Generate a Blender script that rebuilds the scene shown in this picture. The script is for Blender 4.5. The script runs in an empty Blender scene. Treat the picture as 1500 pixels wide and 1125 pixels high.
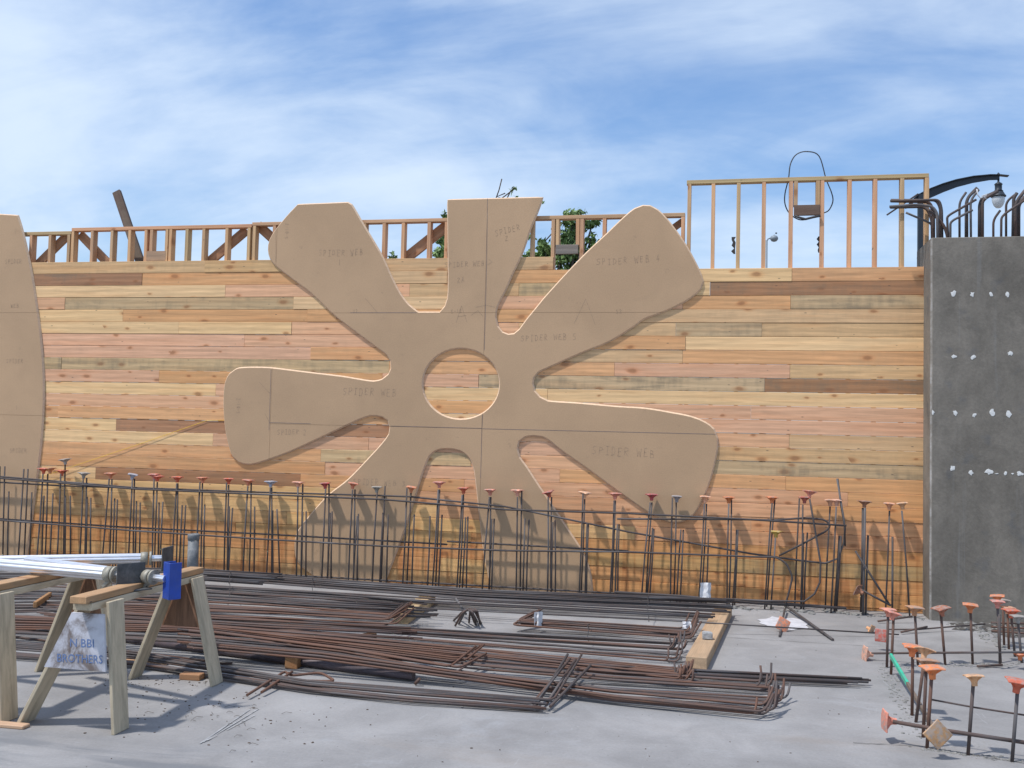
import bpy, bmesh, math, random
from mathutils import Vector, Matrix
from mathutils.geometry import tessellate_polygon
random.seed(7)
PI = math.pi
scene = bpy.context.scene
C = scene.collection

# ------------------------------------------------------------------ camera
F_PX, PITCH, ROLL, YAW, WY, CH = 1450.0, 0.0486, 0.0240, 0.2104, 10.2832, 1.6585

def ray(px, py):
    x, y = px - 750.0, 562.5 - py
    cr, sr = math.cos(ROLL), math.sin(ROLL)
    x, y = x*cr - y*sr, x*sr + y*cr
    cp, sp = math.cos(PITCH), math.sin(PITCH)
    d = Vector((x, F_PX*cp - y*sp, F_PX*sp + y*cp))
    cy, sy = math.cos(YAW), math.sin(YAW)
    return Vector((d.x*cy - d.y*sy, d.x*sy + d.y*cy, d.z))
O = Vector((0, 0, CH))
def onY(px, py, Y=WY):
    d = ray(px, py); return O + d*(Y/d.y)
def onZ(px, py, z=0.0):
    d = ray(px, py); return O + d*((z - CH)/d.z)
def onX(px, py, X):
    d = ray(px, py); return O + d*(X/d.x)

fwd = ray(750, 562.5).normalized()
rgt = (ray(1750, 562.5) - ray(750, 562.5)).normalized()
upv = (ray(750, -437.5) - ray(750, 562.5)).normalized()
cd = bpy.data.cameras.new('camera'); cam = bpy.data.objects.new('camera', cd); C.objects.link(cam)
cd.sensor_width = 36; cd.lens = 36*F_PX/1500; cd.clip_end = 3000; cd.clip_start = 0.05
m = Matrix((rgt, upv, -fwd)).transposed().to_4x4(); m.translation = O
cam.matrix_world = m
scene.camera = cam
def project(P):
    v = Vector(P) - O; w = v.dot(fwd)
    return 750 + F_PX*v.dot(rgt)/w, 562.5 - F_PX*v.dot(upv)/w
def xAt(px, z, Y=WY):
    lo, hi = -30.0, 15.0
    for _ in range(40):
        mid = (lo+hi)/2
        if project((mid, Y, z))[0] < px: lo = mid
        else: hi = mid
    return lo

# ------------------------------------------------------------------ sun and sky
SUN = Vector((-0.40, -0.33, 1.0)).normalized()
sl = bpy.data.lights.new('sun', 'SUN'); sl.energy = 3.6; sl.angle = math.radians(2.2); sl.color = (1, .955, .89)
so = bpy.data.objects.new('sun', sl); C.objects.link(so)
so.rotation_euler = (-SUN).to_track_quat('-Z', 'Y').to_euler(); so.location = (-20, -20, 40)
world = bpy.data.worlds.new('World'); scene.world = world; world.use_nodes = True
nt = world.node_tree; nt.nodes.clear()
def N(t, k, **kw):
    n = t.nodes.new(k)
    for a, b in kw.items(): setattr(n, a, b)
    return n
out = N(nt, 'ShaderNodeOutputWorld'); bg = N(nt, 'ShaderNodeBackground')
sky = N(nt, 'ShaderNodeTexSky'); sky.sky_type = 'NISHITA'; sky.sun_disc = False
sky.sun_elevation = math.asin(SUN.z); sky.sun_rotation = math.atan2(SUN.x, SUN.y)
sky.air_density = 1.3; sky.dust_density = 1.0; sky.ozone_density = 2.5
tc = N(nt, 'ShaderNodeTexCoord'); sep = N(nt, 'ShaderNodeSeparateXYZ')
nt.links.new(tc.outputs['Generated'], sep.inputs[0])
def M(t, op, a, b=None, c=None, clamp=False):
    n = N(t, 'ShaderNodeMath', operation=op); n.use_clamp = clamp
    for i, v in enumerate((a, b, c)):
        if v is None: continue
        if isinstance(v, (int, float)): n.inputs[i].default_value = v
        else: t.links.new(v, n.inputs[i])
    return n.outputs[0]
zz = M(nt, 'ADD', M(nt, 'MAXIMUM', sep.outputs[2], 0.0), 0.42)
cx = M(nt, 'DIVIDE', sep.outputs[0], zz); cy_ = M(nt, 'DIVIDE', sep.outputs[1], zz)
comb = N(nt, 'ShaderNodeCombineXYZ'); nt.links.new(cx, comb.inputs[0]); nt.links.new(cy_, comb.inputs[1])
def wnoise(scale, sx, sy, rot, off, detail=7, rough=.55, dist=.6):
    mp = N(nt, 'ShaderNodeMapping'); mp.inputs['Scale'].default_value = (sx, sy, 1)
    mp.inputs['Rotation'].default_value = (0, 0, math.radians(rot)); mp.inputs['Location'].default_value = off
    nt.links.new(comb.outputs[0], mp.inputs[0])
    n = N(nt, 'ShaderNodeTexNoise'); n.inputs['Scale'].default_value = scale
    n.inputs['Detail'].default_value = detail; n.inputs['Roughness'].default_value = rough; n.inputs['Distortion'].default_value = dist
    nt.links.new(mp.outputs[0], n.inputs['Vector']); return n.outputs['Fac']
n1 = wnoise(1.05, 1.0, 1.0, 0, (10.2, 4.0, 0), dist=.5)
n2 = wnoise(2.0, .75, 1.35, -35, (7.3, 2.2, 0), detail=9, rough=.58, dist=.9)
n3 = wnoise(5.0, .6, 1.6, -30, (1.3, 5.2, 0), detail=8, rough=.6, dist=.6)
mixn = M(nt, 'ADD', M(nt, 'MULTIPLY', n1, .80), M(nt, 'ADD', M(nt, 'MULTIPLY', n2, .45), M(nt, 'MULTIPLY', n3, .22)))
bias = M(nt, 'MULTIPLY', sep.outputs[0], -0.05)      # the veil of cirrus is thicker to the left
mixn = M(nt, 'ADD', mixn, bias)
mr = N(nt, 'ShaderNodeMapRange'); mr.interpolation_type = 'SMOOTHSTEP'
mr.inputs['From Min'].default_value = .55; mr.inputs['From Max'].default_value = .93
mr.inputs['To Min'].default_value = .06; mr.inputs['To Max'].default_value = .88
nt.links.new(mixn, mr.inputs['Value'])
skm = N(nt, 'ShaderNodeMix', data_type='RGBA', blend_type='MULTIPLY'); skm.inputs[0].default_value = 1
nt.links.new(sky.outputs[0], skm.inputs[6]); skm.inputs[7].default_value = (.74, .96, 1.24, 1)
cm = N(nt, 'ShaderNodeMix', data_type='RGBA')
nt.links.new(mr.outputs[0], cm.inputs[0]); nt.links.new(skm.outputs[2], cm.inputs[6]); cm.inputs[7].default_value = (5.9, 6.9, 8.2, 1)
nt.links.new(cm.outputs[2], bg.inputs[0]); bg.inputs[1].default_value = 0.125
nt.links.new(bg.outputs[0], out.inputs[0])
vs = scene.view_settings; vs.view_transform = 'Standard'; vs.look = 'None'; vs.exposure = 0.08; vs.gamma = 1; vs.use_curve_mapping = False
scene.cycles.use_denoising = True
scene.cycles.max_bounces = 6

# ------------------------------------------------------------------ materials
class Mat:
    def __init__(s, name, rough=.8, metal=0):
        s.m = bpy.data.materials.new(name); s.m.use_nodes = True; s.t = s.m.node_tree
        s.b = s.t.nodes['Principled BSDF']; s.b.inputs['Roughness'].default_value = rough; s.b.inputs['Metallic'].default_value = metal
        s.tc = s.t.nodes.new('ShaderNodeTexCoord'); s.oi = s.t.nodes.new('ShaderNodeObjectInfo')
    def link(s, a, b): s.t.links.new(a, b)
    def coord(s, scale=(1, 1, 1), rnd=0, world=False):
        mp = s.t.nodes.new('ShaderNodeMapping'); mp.inputs['Scale'].default_value = scale
        if world:
            g = s.t.nodes.new('ShaderNodeNewGeometry'); src = g.outputs['Position']
        else: src = s.tc.outputs['Object']
        if rnd:
            va = s.t.nodes.new('ShaderNodeVectorMath'); va.operation = 'ADD'
            cb = s.t.nodes.new('ShaderNodeCombineXYZ'); r = M(s.t, 'MULTIPLY', s.oi.outputs['Random'], rnd)
            for i in range(3): s.link(r, cb.inputs[i])
            s.link(src, va.inputs[0]); s.link(cb.outputs[0], va.inputs[1]); src = va.outputs[0]
        s.link(src, mp.inputs[0]); return mp.outputs[0]
    def noise(s, co, scale, detail=5, rough=.55, dist=0):
        n = s.t.nodes.new('ShaderNodeTexNoise'); n.inputs['Scale'].default_value = scale; n.inputs['Detail'].default_value = detail
        n.inputs['Roughness'].default_value = rough; n.inputs['Distortion'].default_value = dist; s.link(co, n.inputs['Vector']); return n.outputs['Fac']
    def vor(s, co, scale, feature='F1', out='Distance'):
        n = s.t.nodes.new('ShaderNodeTexVoronoi'); n.feature = feature; n.inputs['Scale'].default_value = scale; s.link(co, n.inputs['Vector']); return n.outputs[out]
    def rng(s, v, a, b, c=0, d=1, smooth=True):
        n = s.t.nodes.new('ShaderNodeMapRange'); n.interpolation_type = 'SMOOTHSTEP' if smooth else 'LINEAR'
        for k, x in zip(('From Min', 'From Max', 'To Min', 'To Max'), (a, b, c, d)): n.inputs[k].default_value = x
        s.link(v, n.inputs['Value']); return n.outputs[0]
    def mix(s, f, a, b, mode='MIX'):
        n = s.t.nodes.new('ShaderNodeMix'); n.data_type = 'RGBA'; n.blend_type = mode
        for i, v in ((0, f), (6, a), (7, b)):
            if isinstance(v, (int, float)): n.inputs[i].default_value = v
            elif isinstance(v, tuple): n.inputs[i].default_value = (*v, 1) if len(v) == 3 else v
            else: s.link(v, n.inputs[i])
        return n.outputs[2]
    def grey(s, v):
        cb = s.t.nodes.new('ShaderNodeCombineXYZ')
        for i in range(3): s.link(v, cb.inputs[i])
        return cb.outputs[0]
    def bump(s, h, dist=.002, strength=.6):
        n = s.t.nodes.new('ShaderNodeBump'); n.inputs['Distance'].default_value = dist; n.inputs['Strength'].default_value = strength
        s.link(h, n.inputs['Height']); s.link(n.outputs[0], s.b.inputs['Normal'])
    def color(s, c): s.link(c, s.b.inputs['Base Color'])

def wood_mat(name, weather=True):
    M_ = Mat(name, .78); co = M_.coord(rnd=61.0)
    def sc(v): 
        mp = M_.t.nodes.new('ShaderNodeMapping'); mp.inputs['Scale'].default_value = v; M_.link(co, mp.inputs[0]); return mp.outputs[0]
    fine = M_.noise(sc((1.6, 60, 60)), 2.2, 5, .6)
    band = M_.noise(sc((.55, 9, 9)), 2.6, 4, .55, 1.4)
    w = M_.t.nodes.new('ShaderNodeTexWave'); w.wave_type = 'BANDS'; w.bands_direction = 'Z'; w.inputs['Scale'].default_value = 5
    w.inputs['Distortion'].default_value = 9; w.inputs['Detail'].default_value = 3; w.inputs['Detail Scale'].default_value = .6
    M_.link(sc((.10, 1, 1)), w.inputs['Vector'])
    val = M_.rng(band, .25, .75, .88, 1.10)
    val = M(M_.t, 'MULTIPLY', val, M_.rng(fine, .2, .8, .86, 1.10))
    val = M(M_.t, 'MULTIPLY', val, M_.rng(w.outputs['Fac'], 0, 1, .90, 1.04))
    c = M_.mix(1, M_.oi.outputs['Color'], M_.grey(val), 'MULTIPLY')
    # warm heartwood streaks and pale sapwood edges
    hs = M_.rng(M_.noise(sc((.35, 5, 5)), 1.9, 3, .5, .8), .45, .72)
    c = M_.mix(M(M_.t, 'MULTIPLY', hs, .45), c, M_.mix(1, c, (.98, .82, .70), 'MULTIPLY'))
    # knots
    kv = M_.t.nodes.new('ShaderNodeTexVoronoi'); kv.inputs['Scale'].default_value = 1.0; kv.inputs['Randomness'].default_value = 1; kv.voronoi_dimensions = '2D'
    dn = M_.t.nodes.new('ShaderNodeVectorMath'); dn.operation = 'ADD'
    sx_ = M_.t.nodes.new('ShaderNodeSeparateXYZ'); M_.link(sc((3.4, 0, 7.2)), sx_.inputs[0])
    cx_ = M_.t.nodes.new('ShaderNodeCombineXYZ'); M_.link(sx_.outputs[0], cx_.inputs[0]); M_.link(sx_.outputs[2], cx_.inputs[1]); M_.link(cx_.outputs[0], dn.inputs[0])
    nn = M_.t.nodes.new('ShaderNodeTexNoise'); nn.inputs['Scale'].default_value = 9; M_.link(co, nn.inputs['Vector'])
    sb = M_.t.nodes.new('ShaderNodeVectorMath'); sb.operation = 'SCALE'; sb.inputs['Scale'].default_value = .12; M_.link(nn.outputs['Color'], sb.inputs[0])
    M_.link(sb.outputs[0], dn.inputs[1]); M_.link(dn.outputs[0], kv.inputs['Vector'])
    sepc = M_.t.nodes.new('ShaderNodeSeparateColor'); M_.link(kv.outputs['Color'], sepc.inputs[0])
    keep = M(M_.t, 'LESS_THAN', sepc.outputs[0], .30)
    kd = M(M_.t, 'DIVIDE', kv.outputs['Distance'], M(M_.t, 'ADD', .45, M(M_.t, 'MULTIPLY', sepc.outputs[1], .9)))
    halo = M(M_.t, 'MULTIPLY', keep, M_.rng(kd, .06, .30, 1, 0))
    core = M(M_.t, 'MULTIPLY', keep, M_.rng(kd, .06, .17, 1, 0))
    c = M_.mix(M(M_.t, 'MULTIPLY', halo, .55), c, M_.mix(1, c, (.86, .60, .42), 'MULTIPLY'))
    c = M_.mix(M(M_.t, 'MULTIPLY', core, .62), c, (.27, .125, .055))
    if weather:
        g1 = M_.noise(sc((.9, 6, 6)), 1.4, 6, .65, .5); g2 = M_.noise(sc((9, 2, 2)), 1.7, 4, .6)
        g = M_.rng(M(M_.t, 'ADD', M(M_.t, 'MULTIPLY', g1, .75), M(M_.t, 'MULTIPLY', g2, .3)), .47, .70)
        amt = M(M_.t, 'SUBTRACT', 1.0, M_.oi.outputs['Alpha'])
        c = M_.mix(M(M_.t, 'MULTIPLY', g, amt), c, (.17, .14, .095))
        # blackened streaks, short and sharp
        bs = M_.rng(M_.noise(sc((1.3, 24, 24)), 2.3, 5, .65, .4), .66, .78)
        c = M_.mix(M(M_.t, 'MULTIPLY', bs, M(M_.t, 'ADD', M(M_.t, 'MULTIPLY', amt, .7), .12)), c, (.09, .07, .05))
    # rust run-off down the foot of the wall
    if weather:
        gp = M_.t.nodes.new('ShaderNodeNewGeometry'); ps_ = M_.t.nodes.new('ShaderNodeSeparateXYZ'); M_.link(gp.outputs['Position'], ps_.inputs[0])
        low = M(M_.t, 'MULTIPLY', M_.rng(ps_.outputs[2], .25, 1.05, 1, 0), M(M_.t, 'GREATER_THAN', ps_.outputs[1], WY-.03))
        dr = M_.rng(M_.noise(M_.coord((11, 1, .8), world=True), 1.6, 4, .6), .46, .66)
        c = M_.mix(M(M_.t, 'MULTIPLY', M(M_.t, 'MULTIPLY', low, dr), .6), c, M_.mix(1, c, (.66, .46, .34), 'MULTIPLY'))
    # nail heads
    nv = M_.vor(sc((4.5, 0, 16)), 1.0); c = M_.mix(M_.rng(nv, .04, .075, .8, 0), c, (.08, .06, .05))
    M_.color(c); M_.bump(fine, .0015, .5); return M_.m
WOOD = wood_mat('sawn_fir'); 

def mdf_mat():
    a = Mat('mdf_board', .72); co = a.coord(world=True)
    v = a.rng(a.noise(co, 1.3, 4, .6, .3), .3, .7, .93, 1.05)
    v = M(a.t, 'MULTIPLY', v, a.rng(a.noise(co, 90, 2, .5), .3, .7, .955, 1.045))
    c = a.mix(1, (.475, .310, .182), a.grey(v), 'MULTIPLY')
    s = a.rng(a.noise(a.coord((3, 1, 9), world=True), 1.3, 6, .7), .62, .76); c = a.mix(M(a.t, 'MULTIPLY', s, .30), c, (.30, .20, .13))
    h = a.rng(a.noise(co, 7, 5, .75), .62, .74); c = a.mix(M(a.t, 'MULTIPLY', h, .35), c, (.22, .15, .10))
    a.color(c); return a.m
MDF = mdf_mat()
def mdf_edge():
    a = Mat('mdf_cut_edge', .8); v = a.rng(a.noise(a.coord((30, 30, 30), world=True), 1, 4, .6), .3, .7, .88, 1.08)
    a.color(a.mix(1, (.70, .50, .34), a.grey(v), 'MULTIPLY')); return a.m
MDFE = mdf_edge()

def floor_mat():
    a = Mat('slab_concrete', .82); co = a.coord(world=True)
    big = a.noise(co, .45, 5, .6, .6); mid = a.noise(co, 2.3, 6, .65, .5); fine = a.noise(co, 55, 4, .7)
    v = a.rng(big, .3, .7, .84, 1.16); v = M(a.t, 'MULTIPLY', v, a.rng(mid, .3, .72, .88, 1.12)); v = M(a.t, 'MULTIPLY', v, a.rng(fine, .25, .75, .93, 1.07))
    c = a.mix(1, (.262, .256, .256), a.grey(v), 'MULTIPLY')
    # pale laitance patches
    p = a.rng(a.noise(a.coord((1, 1.6, 1), world=True), 1.1, 7, .72, .8), .56, .72); c = a.mix(M(a.t, 'MULTIPLY', p, .45), c, (.34, .35, .37))
    # warm rust bleeding
    r = a.rng(a.noise(a.coord((.5, 1.5, 1), world=True), .9, 5, .6), .58, .72); c = a.mix(M(a.t, 'MULTIPLY', r, .28), c, (.23, .185, .145))
    # small aggregate pits and specks
    s = a.vor(co, 17); keep = a.rng(a.noise(co, 3, 3, .5), .5, .62)
    c = a.mix(M(a.t, 'MULTIPLY', a.rng(s, .05, .11, .6, 0), keep), c, (.09, .085, .08))
    # shadow of something out of frame, painted into the slab lower left, ragged outline
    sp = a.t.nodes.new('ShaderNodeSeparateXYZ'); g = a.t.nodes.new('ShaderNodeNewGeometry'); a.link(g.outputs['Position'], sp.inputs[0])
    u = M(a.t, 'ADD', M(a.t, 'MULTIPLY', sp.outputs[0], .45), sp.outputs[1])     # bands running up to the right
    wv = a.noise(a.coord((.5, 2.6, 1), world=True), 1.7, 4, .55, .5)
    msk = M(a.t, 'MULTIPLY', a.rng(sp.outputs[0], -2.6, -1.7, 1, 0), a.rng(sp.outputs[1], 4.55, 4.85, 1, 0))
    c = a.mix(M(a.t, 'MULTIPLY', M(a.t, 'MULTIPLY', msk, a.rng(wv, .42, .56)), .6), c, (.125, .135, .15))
    # trowel / saw line scratches
    sw = a.noise(a.coord((2.4, .35, 1), world=True), 7, 3, .5, 1.2); c = a.mix(a.rng(sw, .69, .73, 0, .25), c, (.36, .37, .38))
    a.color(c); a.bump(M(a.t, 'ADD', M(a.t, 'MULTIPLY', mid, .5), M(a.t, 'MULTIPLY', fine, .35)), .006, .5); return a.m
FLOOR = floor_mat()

def wallconc():
    a = Mat('wall_concrete', .9); co = a.coord(world=True)
    b = a.noise(a.coord((1.2, 1, .8), world=True), 1.5, 6, .65, .5); st = a.noise(a.coord((5, 5, 1.2), world=True), 1.6, 6, .65); f = a.noise(co, 40, 3, .6)
    v = a.rng(b, .3, .7, .78, 1.2); v = M(a.t, 'MULTIPLY', v, a.rng(st, .3, .7, .95, 1.06)); v = M(a.t, 'MULTIPLY', v, a.rng(f, .3, .7, .93, 1.07))
    c = a.mix(1, (.168, .150, .127), a.grey(v), 'MULTIPLY')
    bl = a.rng(a.noise(co, 5, 3, .5), .60, .72); c = a.mix(M(a.t, 'MULTIPLY', bl, .4), c, (.085, .09, .10))
    ef = a.rng(a.noise(a.coord((9, 9, .3), world=True), 1.2, 5, .6), .60, .75); c = a.mix(M(a.t, 'MULTIPLY', ef, .3), c, (.25, .25, .25))
    m2 = a.rng(a.noise(co, 3.2, 6, .75, .4), .35, .65); c = a.mix(1, c, a.grey(M(a.t, 'ADD', .90, M(a.t, 'MULTIPLY', m2, .20))), 'MULTIPLY')
    gp = a.t.nodes.new('ShaderNodeNewGeometry'); ps_ = a.t.nodes.new('ShaderNodeSeparateXYZ'); a.link(gp.outputs['Position'], ps_.inputs[0])
    ce = M(a.t, 'MULTIPLY', a.rng(ps_.outputs[0], 1.920, 1.934, 1, 0), a.rng(ps_.outputs[1], WY-.325, WY-.31, 1, 0))
    c = a.mix(M(a.t, 'MULTIPLY', ce, a.rng(a.noise(co, 6, 5, .7), .40, .68, .15, .8)), c, (.42, .41, .40))
    a.color(c); a.bump(m2, .004, .4); return a.m
WCONC = wallconc()

def rebar_mat():
    a = Mat('rebar_steel', .74, 0); co = a.coord(rnd=23.0)
    n = a.noise(co, 3.0, 5, .6); n2 = a.noise(co, 40, 3, .6)
    mixf = M(a.t, 'ADD', M(a.t, 'MULTIPLY', n, .7), M(a.t, 'SUBTRACT', a.oi.outputs['Alpha'], .5))
    f = a.rng(mixf, .25, .75)
    c = a.mix(f, (.062, .053, .053), (.135, .062, .038))
    c = a.mix(a.rng(n2, .5, .75, 0, .35), c, (.17, .085, .05))
    gl = a.rng(a.noise(co, 1.4, 2), .52, .66, 0, .5); c = a.mix(M(a.t, 'MULTIPLY', gl, M(a.t, 'SUBTRACT', 1, f)), c, (.17, .165, .17))
    w = a.t.nodes.new('ShaderNodeTexWave'); w.bands_direction = 'X'; w.inputs['Scale'].default_value = 60; a.link(a.tc.outputs['Object'], w.inputs['Vector'])
    a.color(c); a.bump(n2, .002, .5); return a.m
REBAR = rebar_mat()

def plain(name, col, rough=.7, metal=0, var=.15, scale=8, stretch=(1, 1, 1), bump=.001, dirt=None, dfac=.3):
    a = Mat(name, rough, metal); co = a.coord(stretch, rnd=17.0)
    v = a.rng(a.noise(co, scale, 5, .6), .25, .75, 1-var, 1+var)
    c = a.mix(1, col, a.grey(v), 'MULTIPLY')
    if dirt: c = a.mix(M(a.t, 'MULTIPLY', a.rng(a.noise(co, scale*.6, 6, .7, .6), .44, .66), dfac), c, dirt)
    a.color(c)
    if bump: a.bump(a.noise(co, scale*6, 3), bump, .5)
    return a.m
def cap_mat():
    a = Mat('cap_plastic', .6); co = a.coord(rnd=9.0)
    c = a.mix(1, a.oi.outputs['Color'], a.grey(a.rng(a.noise(co, 25, 4, .6), .3, .7, .8, 1.12)), 'MULTIPLY')
    gz = a.t.nodes.new('ShaderNodeSeparateXYZ'); a.link(a.tc.outputs['Object'], gz.inputs[0])
    d = M(a.t, 'MULTIPLY', a.rng(a.noise(co, 40, 5, .65), .42, .6), a.rng(gz.outputs[2], -.012, .004))
    c = a.mix(M(a.t, 'MULTIPLY', d, .75), c, (.30, .27, .25)); c = a.mix(a.rng(a.noise(co, 30, 5, .7), .58, .72, 0, .6), c, (.12, .075, .055)); a.color(c)
    a.b.inputs['Subsurface Weight'].default_value = 0; return a.m
CAP = cap_mat()
PLY = plain('horse_plywood', (.23, .125, .075), .8, var=.35, scale=3, stretch=(14, 14, 1.2))
PAINTWOOD = plain('weathered_board', (.52, .435, .31), .85, var=.14, scale=5, stretch=(1, 7, 7), dirt=(.14, .12, .09), dfac=.35)
WHITEPAINT = plain('oversprayed_plywood', (.52, .52, .57), .75, var=.2, scale=7, dirt=(.16, .125, .11), dfac=1.0)
BLUEPAINT = plain('blue_stencil', (.07, .15, .36), .7, var=.3, scale=40, bump=0, dirt=(.38, .38, .42), dfac=.7)
ALU = plain('aluminium', (.80, .80, .83), .32, .9, var=.08, scale=3, stretch=(1, 10, 10), bump=.0004)
DARKSTEEL = plain('dark_bracket_steel', (.085, .09, .095), .6, .35, var=.3, scale=20, dirt=(.22, .21, .2), dfac=.4)
CLAMP = plain('clamp_steel', (.33, .31, .26), .6, .3, var=.2, scale=30)
BLUE = plain('blue_enamel', (.012, .055, .34), .45, 0, var=.15, scale=12, dirt=(.06, .08, .2), dfac=.3)
PVC = plain('grey_conduit', (.16, .17, .18), .6, 0, var=.2, scale=12, dirt=(.33, .32, .31), dfac=.6)
PIPE = plain('rusty_pipe', (.135, .11, .125), .6, .2, var=.25, scale=4, dirt=(.2, .12, .09), dfac=.4)
WHITE = plain('white_scrap', (.60, .60, .62), .8, var=.06, scale=20)
GROUT = plain('white_grout', (.62, .62, .61), .9, var=.15, scale=60)
BLOCK = plain('grey_paver', (.33, .33, .33), .9, var=.15, scale=60)
GREEN = plain('green_paint', (.03, .42, .27), .6, var=.15, scale=20, dirt=(.3, .3, .28), dfac=.3)
LAMPM = plain('lamp_paint', (.022, .030, .042), .5, .2, var=.1, scale=2)
POLEG = plain('pale_pole', (.22, .26, .30), .6, .1, var=.05, scale=2)
YEL = plain('yellow_string', (.80, .55, .03), .8, var=.1, scale=30, bump=0)
CABLE = plain('steel_cable', (.05, .05, .055), .6, .3, var=.2, scale=30, bump=0)
PENCIL = plain('pencil', (.33, .225, .15), .9, var=.3, scale=60, bump=0)
SEAM = plain('chalk_line', (.19, .15, .15), .9, var=.3, scale=20, bump=0)
DIRT = plain('earth', (.20, .16, .12), .95, var=.3, scale=.4)
CRUMB = plain('concrete_crumb', (.20, .195, .185), .95, var=.35, scale=30)
TWIG = plain('twig_bark', (.09, .07, .055), .9, var=.2, scale=20)
def leaf_mat():
    a = Mat('leaf', .6); n = a.noise(a.coord(world=True), 2.1, 4, .6)
    c = a.mix(a.rng(n, .35, .65), (.09, .155, .045), (.19, .29, .09)); a.color(c); return a.m
LEAF = leaf_mat()
glass = Mat('lamp_glass', .25); glass.b.inputs['Base Color'].default_value = (.62, .66, .70, 1); glass.b.inputs['Alpha'].default_value = .75; GLASS = glass.m

# ------------------------------------------------------------------ helpers
def link(name, me, mat=None, parent=None, color=None):
    o = bpy.data.objects.new(name, me); C.objects.link(o)
    if mat is not None and len(me.materials) == 0: me.materials.append(mat)
    if parent is not None: o.parent = parent
    if color is not None: o.color = color
    return o
def tag(o, label=None, cat=None, group=None, kind=None):
    if label: o['label'] = label
    if cat: o['category'] = cat
    if group: o['group'] = group
    if kind: o['kind'] = kind
    return o
def empty(name, loc=(0, 0, 0)):
    o = bpy.data.objects.new(name, None); C.objects.link(o); o.location = loc; o.empty_display_size = .1
    return o
def mesh(verts, faces, smooth=False):
    me = bpy.data.meshes.new('m'); me.from_pydata([tuple(v) for v in verts], [], faces); me.update()
    if smooth:
        me.polygons.foreach_set('use_smooth', [True]*len(me.polygons))
    return me
def box_data(cx, cy, cz, sx, sy, sz, ch=0.0):
    """box centred at c, with chamfered edges"""
    bm = bmesh.new(); bmesh.ops.create_cube(bm, size=1)
    for v in bm.verts: v.co = Vector((v.co.x*sx, v.co.y*sy, v.co.z*sz))
    if ch: bmesh.ops.bevel(bm, geom=bm.edges[:], offset=ch, segments=1, affect='EDGES', profile=.5)
    for v in bm.verts: v.co += Vector((cx, cy, cz))
    return bm
def bm_obj(name, bm, mat, parent=None, color=None, loc=None):
    me = bpy.data.meshes.new(name); bm.to_mesh(me); bm.free()
    o = link(name, me, mat, parent, color)
    if loc is not None: o.location = loc
    return o
def frame_box(name, p0, p1, w, t, wdir, mat, parent=None, color=None, ch=.002):
    """board from p0 to p1, width w along wdir, thickness t along the third axis; local X is its length"""
    p0, p1 = Vector(p0), Vector(p1); x = (p1-p0); L = x.length; x.normalize()
    z = Vector(wdir); z = (z - x*z.dot(x)).normalized(); y = z.cross(x)
    bm = box_data(L/2, 0, 0, L, t, w, ch)
    me = bpy.data.meshes.new(name); bm.to_mesh(me); bm.free()
    o = link(name, me, mat, parent, color)
    mm = Matrix((x, y, z)).transposed().to_4x4(); mm.translation = p0 - (parent.location if parent else Vector())
    o.matrix_local = mm
    return o
def fillet(pts, r, n=4):
    pts = [Vector(p) for p in pts]; res = [pts[0]]
    for i in range(1, len(pts)-1):
        a, b, c = pts[i-1], pts[i], pts[i+1]
        u = (a-b); v = (c-b); k = min(r, u.length*.45, v.length*.45)
        if k < 1e-4 or u.normalized().dot(v.normalized()) < -.995: res.append(b); continue
        p, q = b+u.normalized()*k, b+v.normalized()*k
        for j in range(n+1):
            t = j/n; res.append(p*(1-t)**2 + b*2*t*(1-t) + q*t*t)
    res.append(pts[-1]); return res
def tube_data(pts, r, sides=7, org=Vector(), caps=True):
    pts = [Vector(p) for p in pts]; V, Fc = [], []
    t0 = (pts[1]-pts[0]).normalized(); up = Vector((0, 0, 1)) if abs(t0.z) < .9 else Vector((0, 1, 0))
    nrm = (up - t0*up.dot(t0)).normalized()
    for i, p in enumerate(pts):
        a = pts[max(i-1, 0)]; b = pts[min(i+1, len(pts)-1)]; t = (b-a).normalized()
        nrm = (nrm - t*nrm.dot(t)).normalized(); bn = t.cross(nrm)
        rr = r[i] if isinstance(r, (list, tuple)) else r
        for k in range(sides):
            an = 2*PI*k/sides; V.append(p - org + (nrm*math.cos(an)+bn*math.sin(an))*rr)
    for i in range(len(pts)-1):
        for k in range(sides):
            k2 = (k+1) % sides; Fc.append((i*sides+k, i*sides+k2, (i+1)*sides+k2, (i+1)*sides+k))
    if caps:
        Fc.append(tuple(range(sides-1, -1, -1))); n = (len(pts)-1)*sides; Fc.append(tuple(range(n, n+sides)))
    return V, Fc
def tube(name, pts, r, mat, parent=None, sides=7, color=None):
    org = Vector(pts[0]); V, Fc = tube_data(pts, r, sides, org)
    me = mesh(V, Fc); me.polygons.foreach_set('use_smooth', [len(p.vertices) == 4 for p in me.polygons])
    o = link(name, me, mat, parent, color); o.location = org - (parent.location if parent else Vector())
    return o
def lathe(name, prof, mat, loc=(0, 0, 0), sides=20, parent=None, color=None):
    V, Fc = [], []
    for (r, z) in prof:
        for k in range(sides):
            a = 2*PI*k/sides; V.append((r*math.cos(a), r*math.sin(a), z))
    for i in range(len(prof)-1):
        for k in range(sides):
            k2 = (k+1) % sides; Fc.append((i*sides+k, i*sides+k2, (i+1)*sides+k2, (i+1)*sides+k))
    Fc.append(tuple(range(sides-1, -1, -1))); n = (len(prof)-1)*sides; Fc.append(tuple(range(n, n+sides)))
    o = link(name, mesh(V, Fc, True), mat, parent, color); o.location = Vector(loc) - (parent.location if parent else Vector()); return o
def rc(rust=None):
    """object colour for steel: alpha carries how rusty"""
    a = random.uniform(.3, .8) if rust is None else rust + random.uniform(-.15, .15)
    return (1, 1, 1, max(0, min(1, a)))
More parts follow.
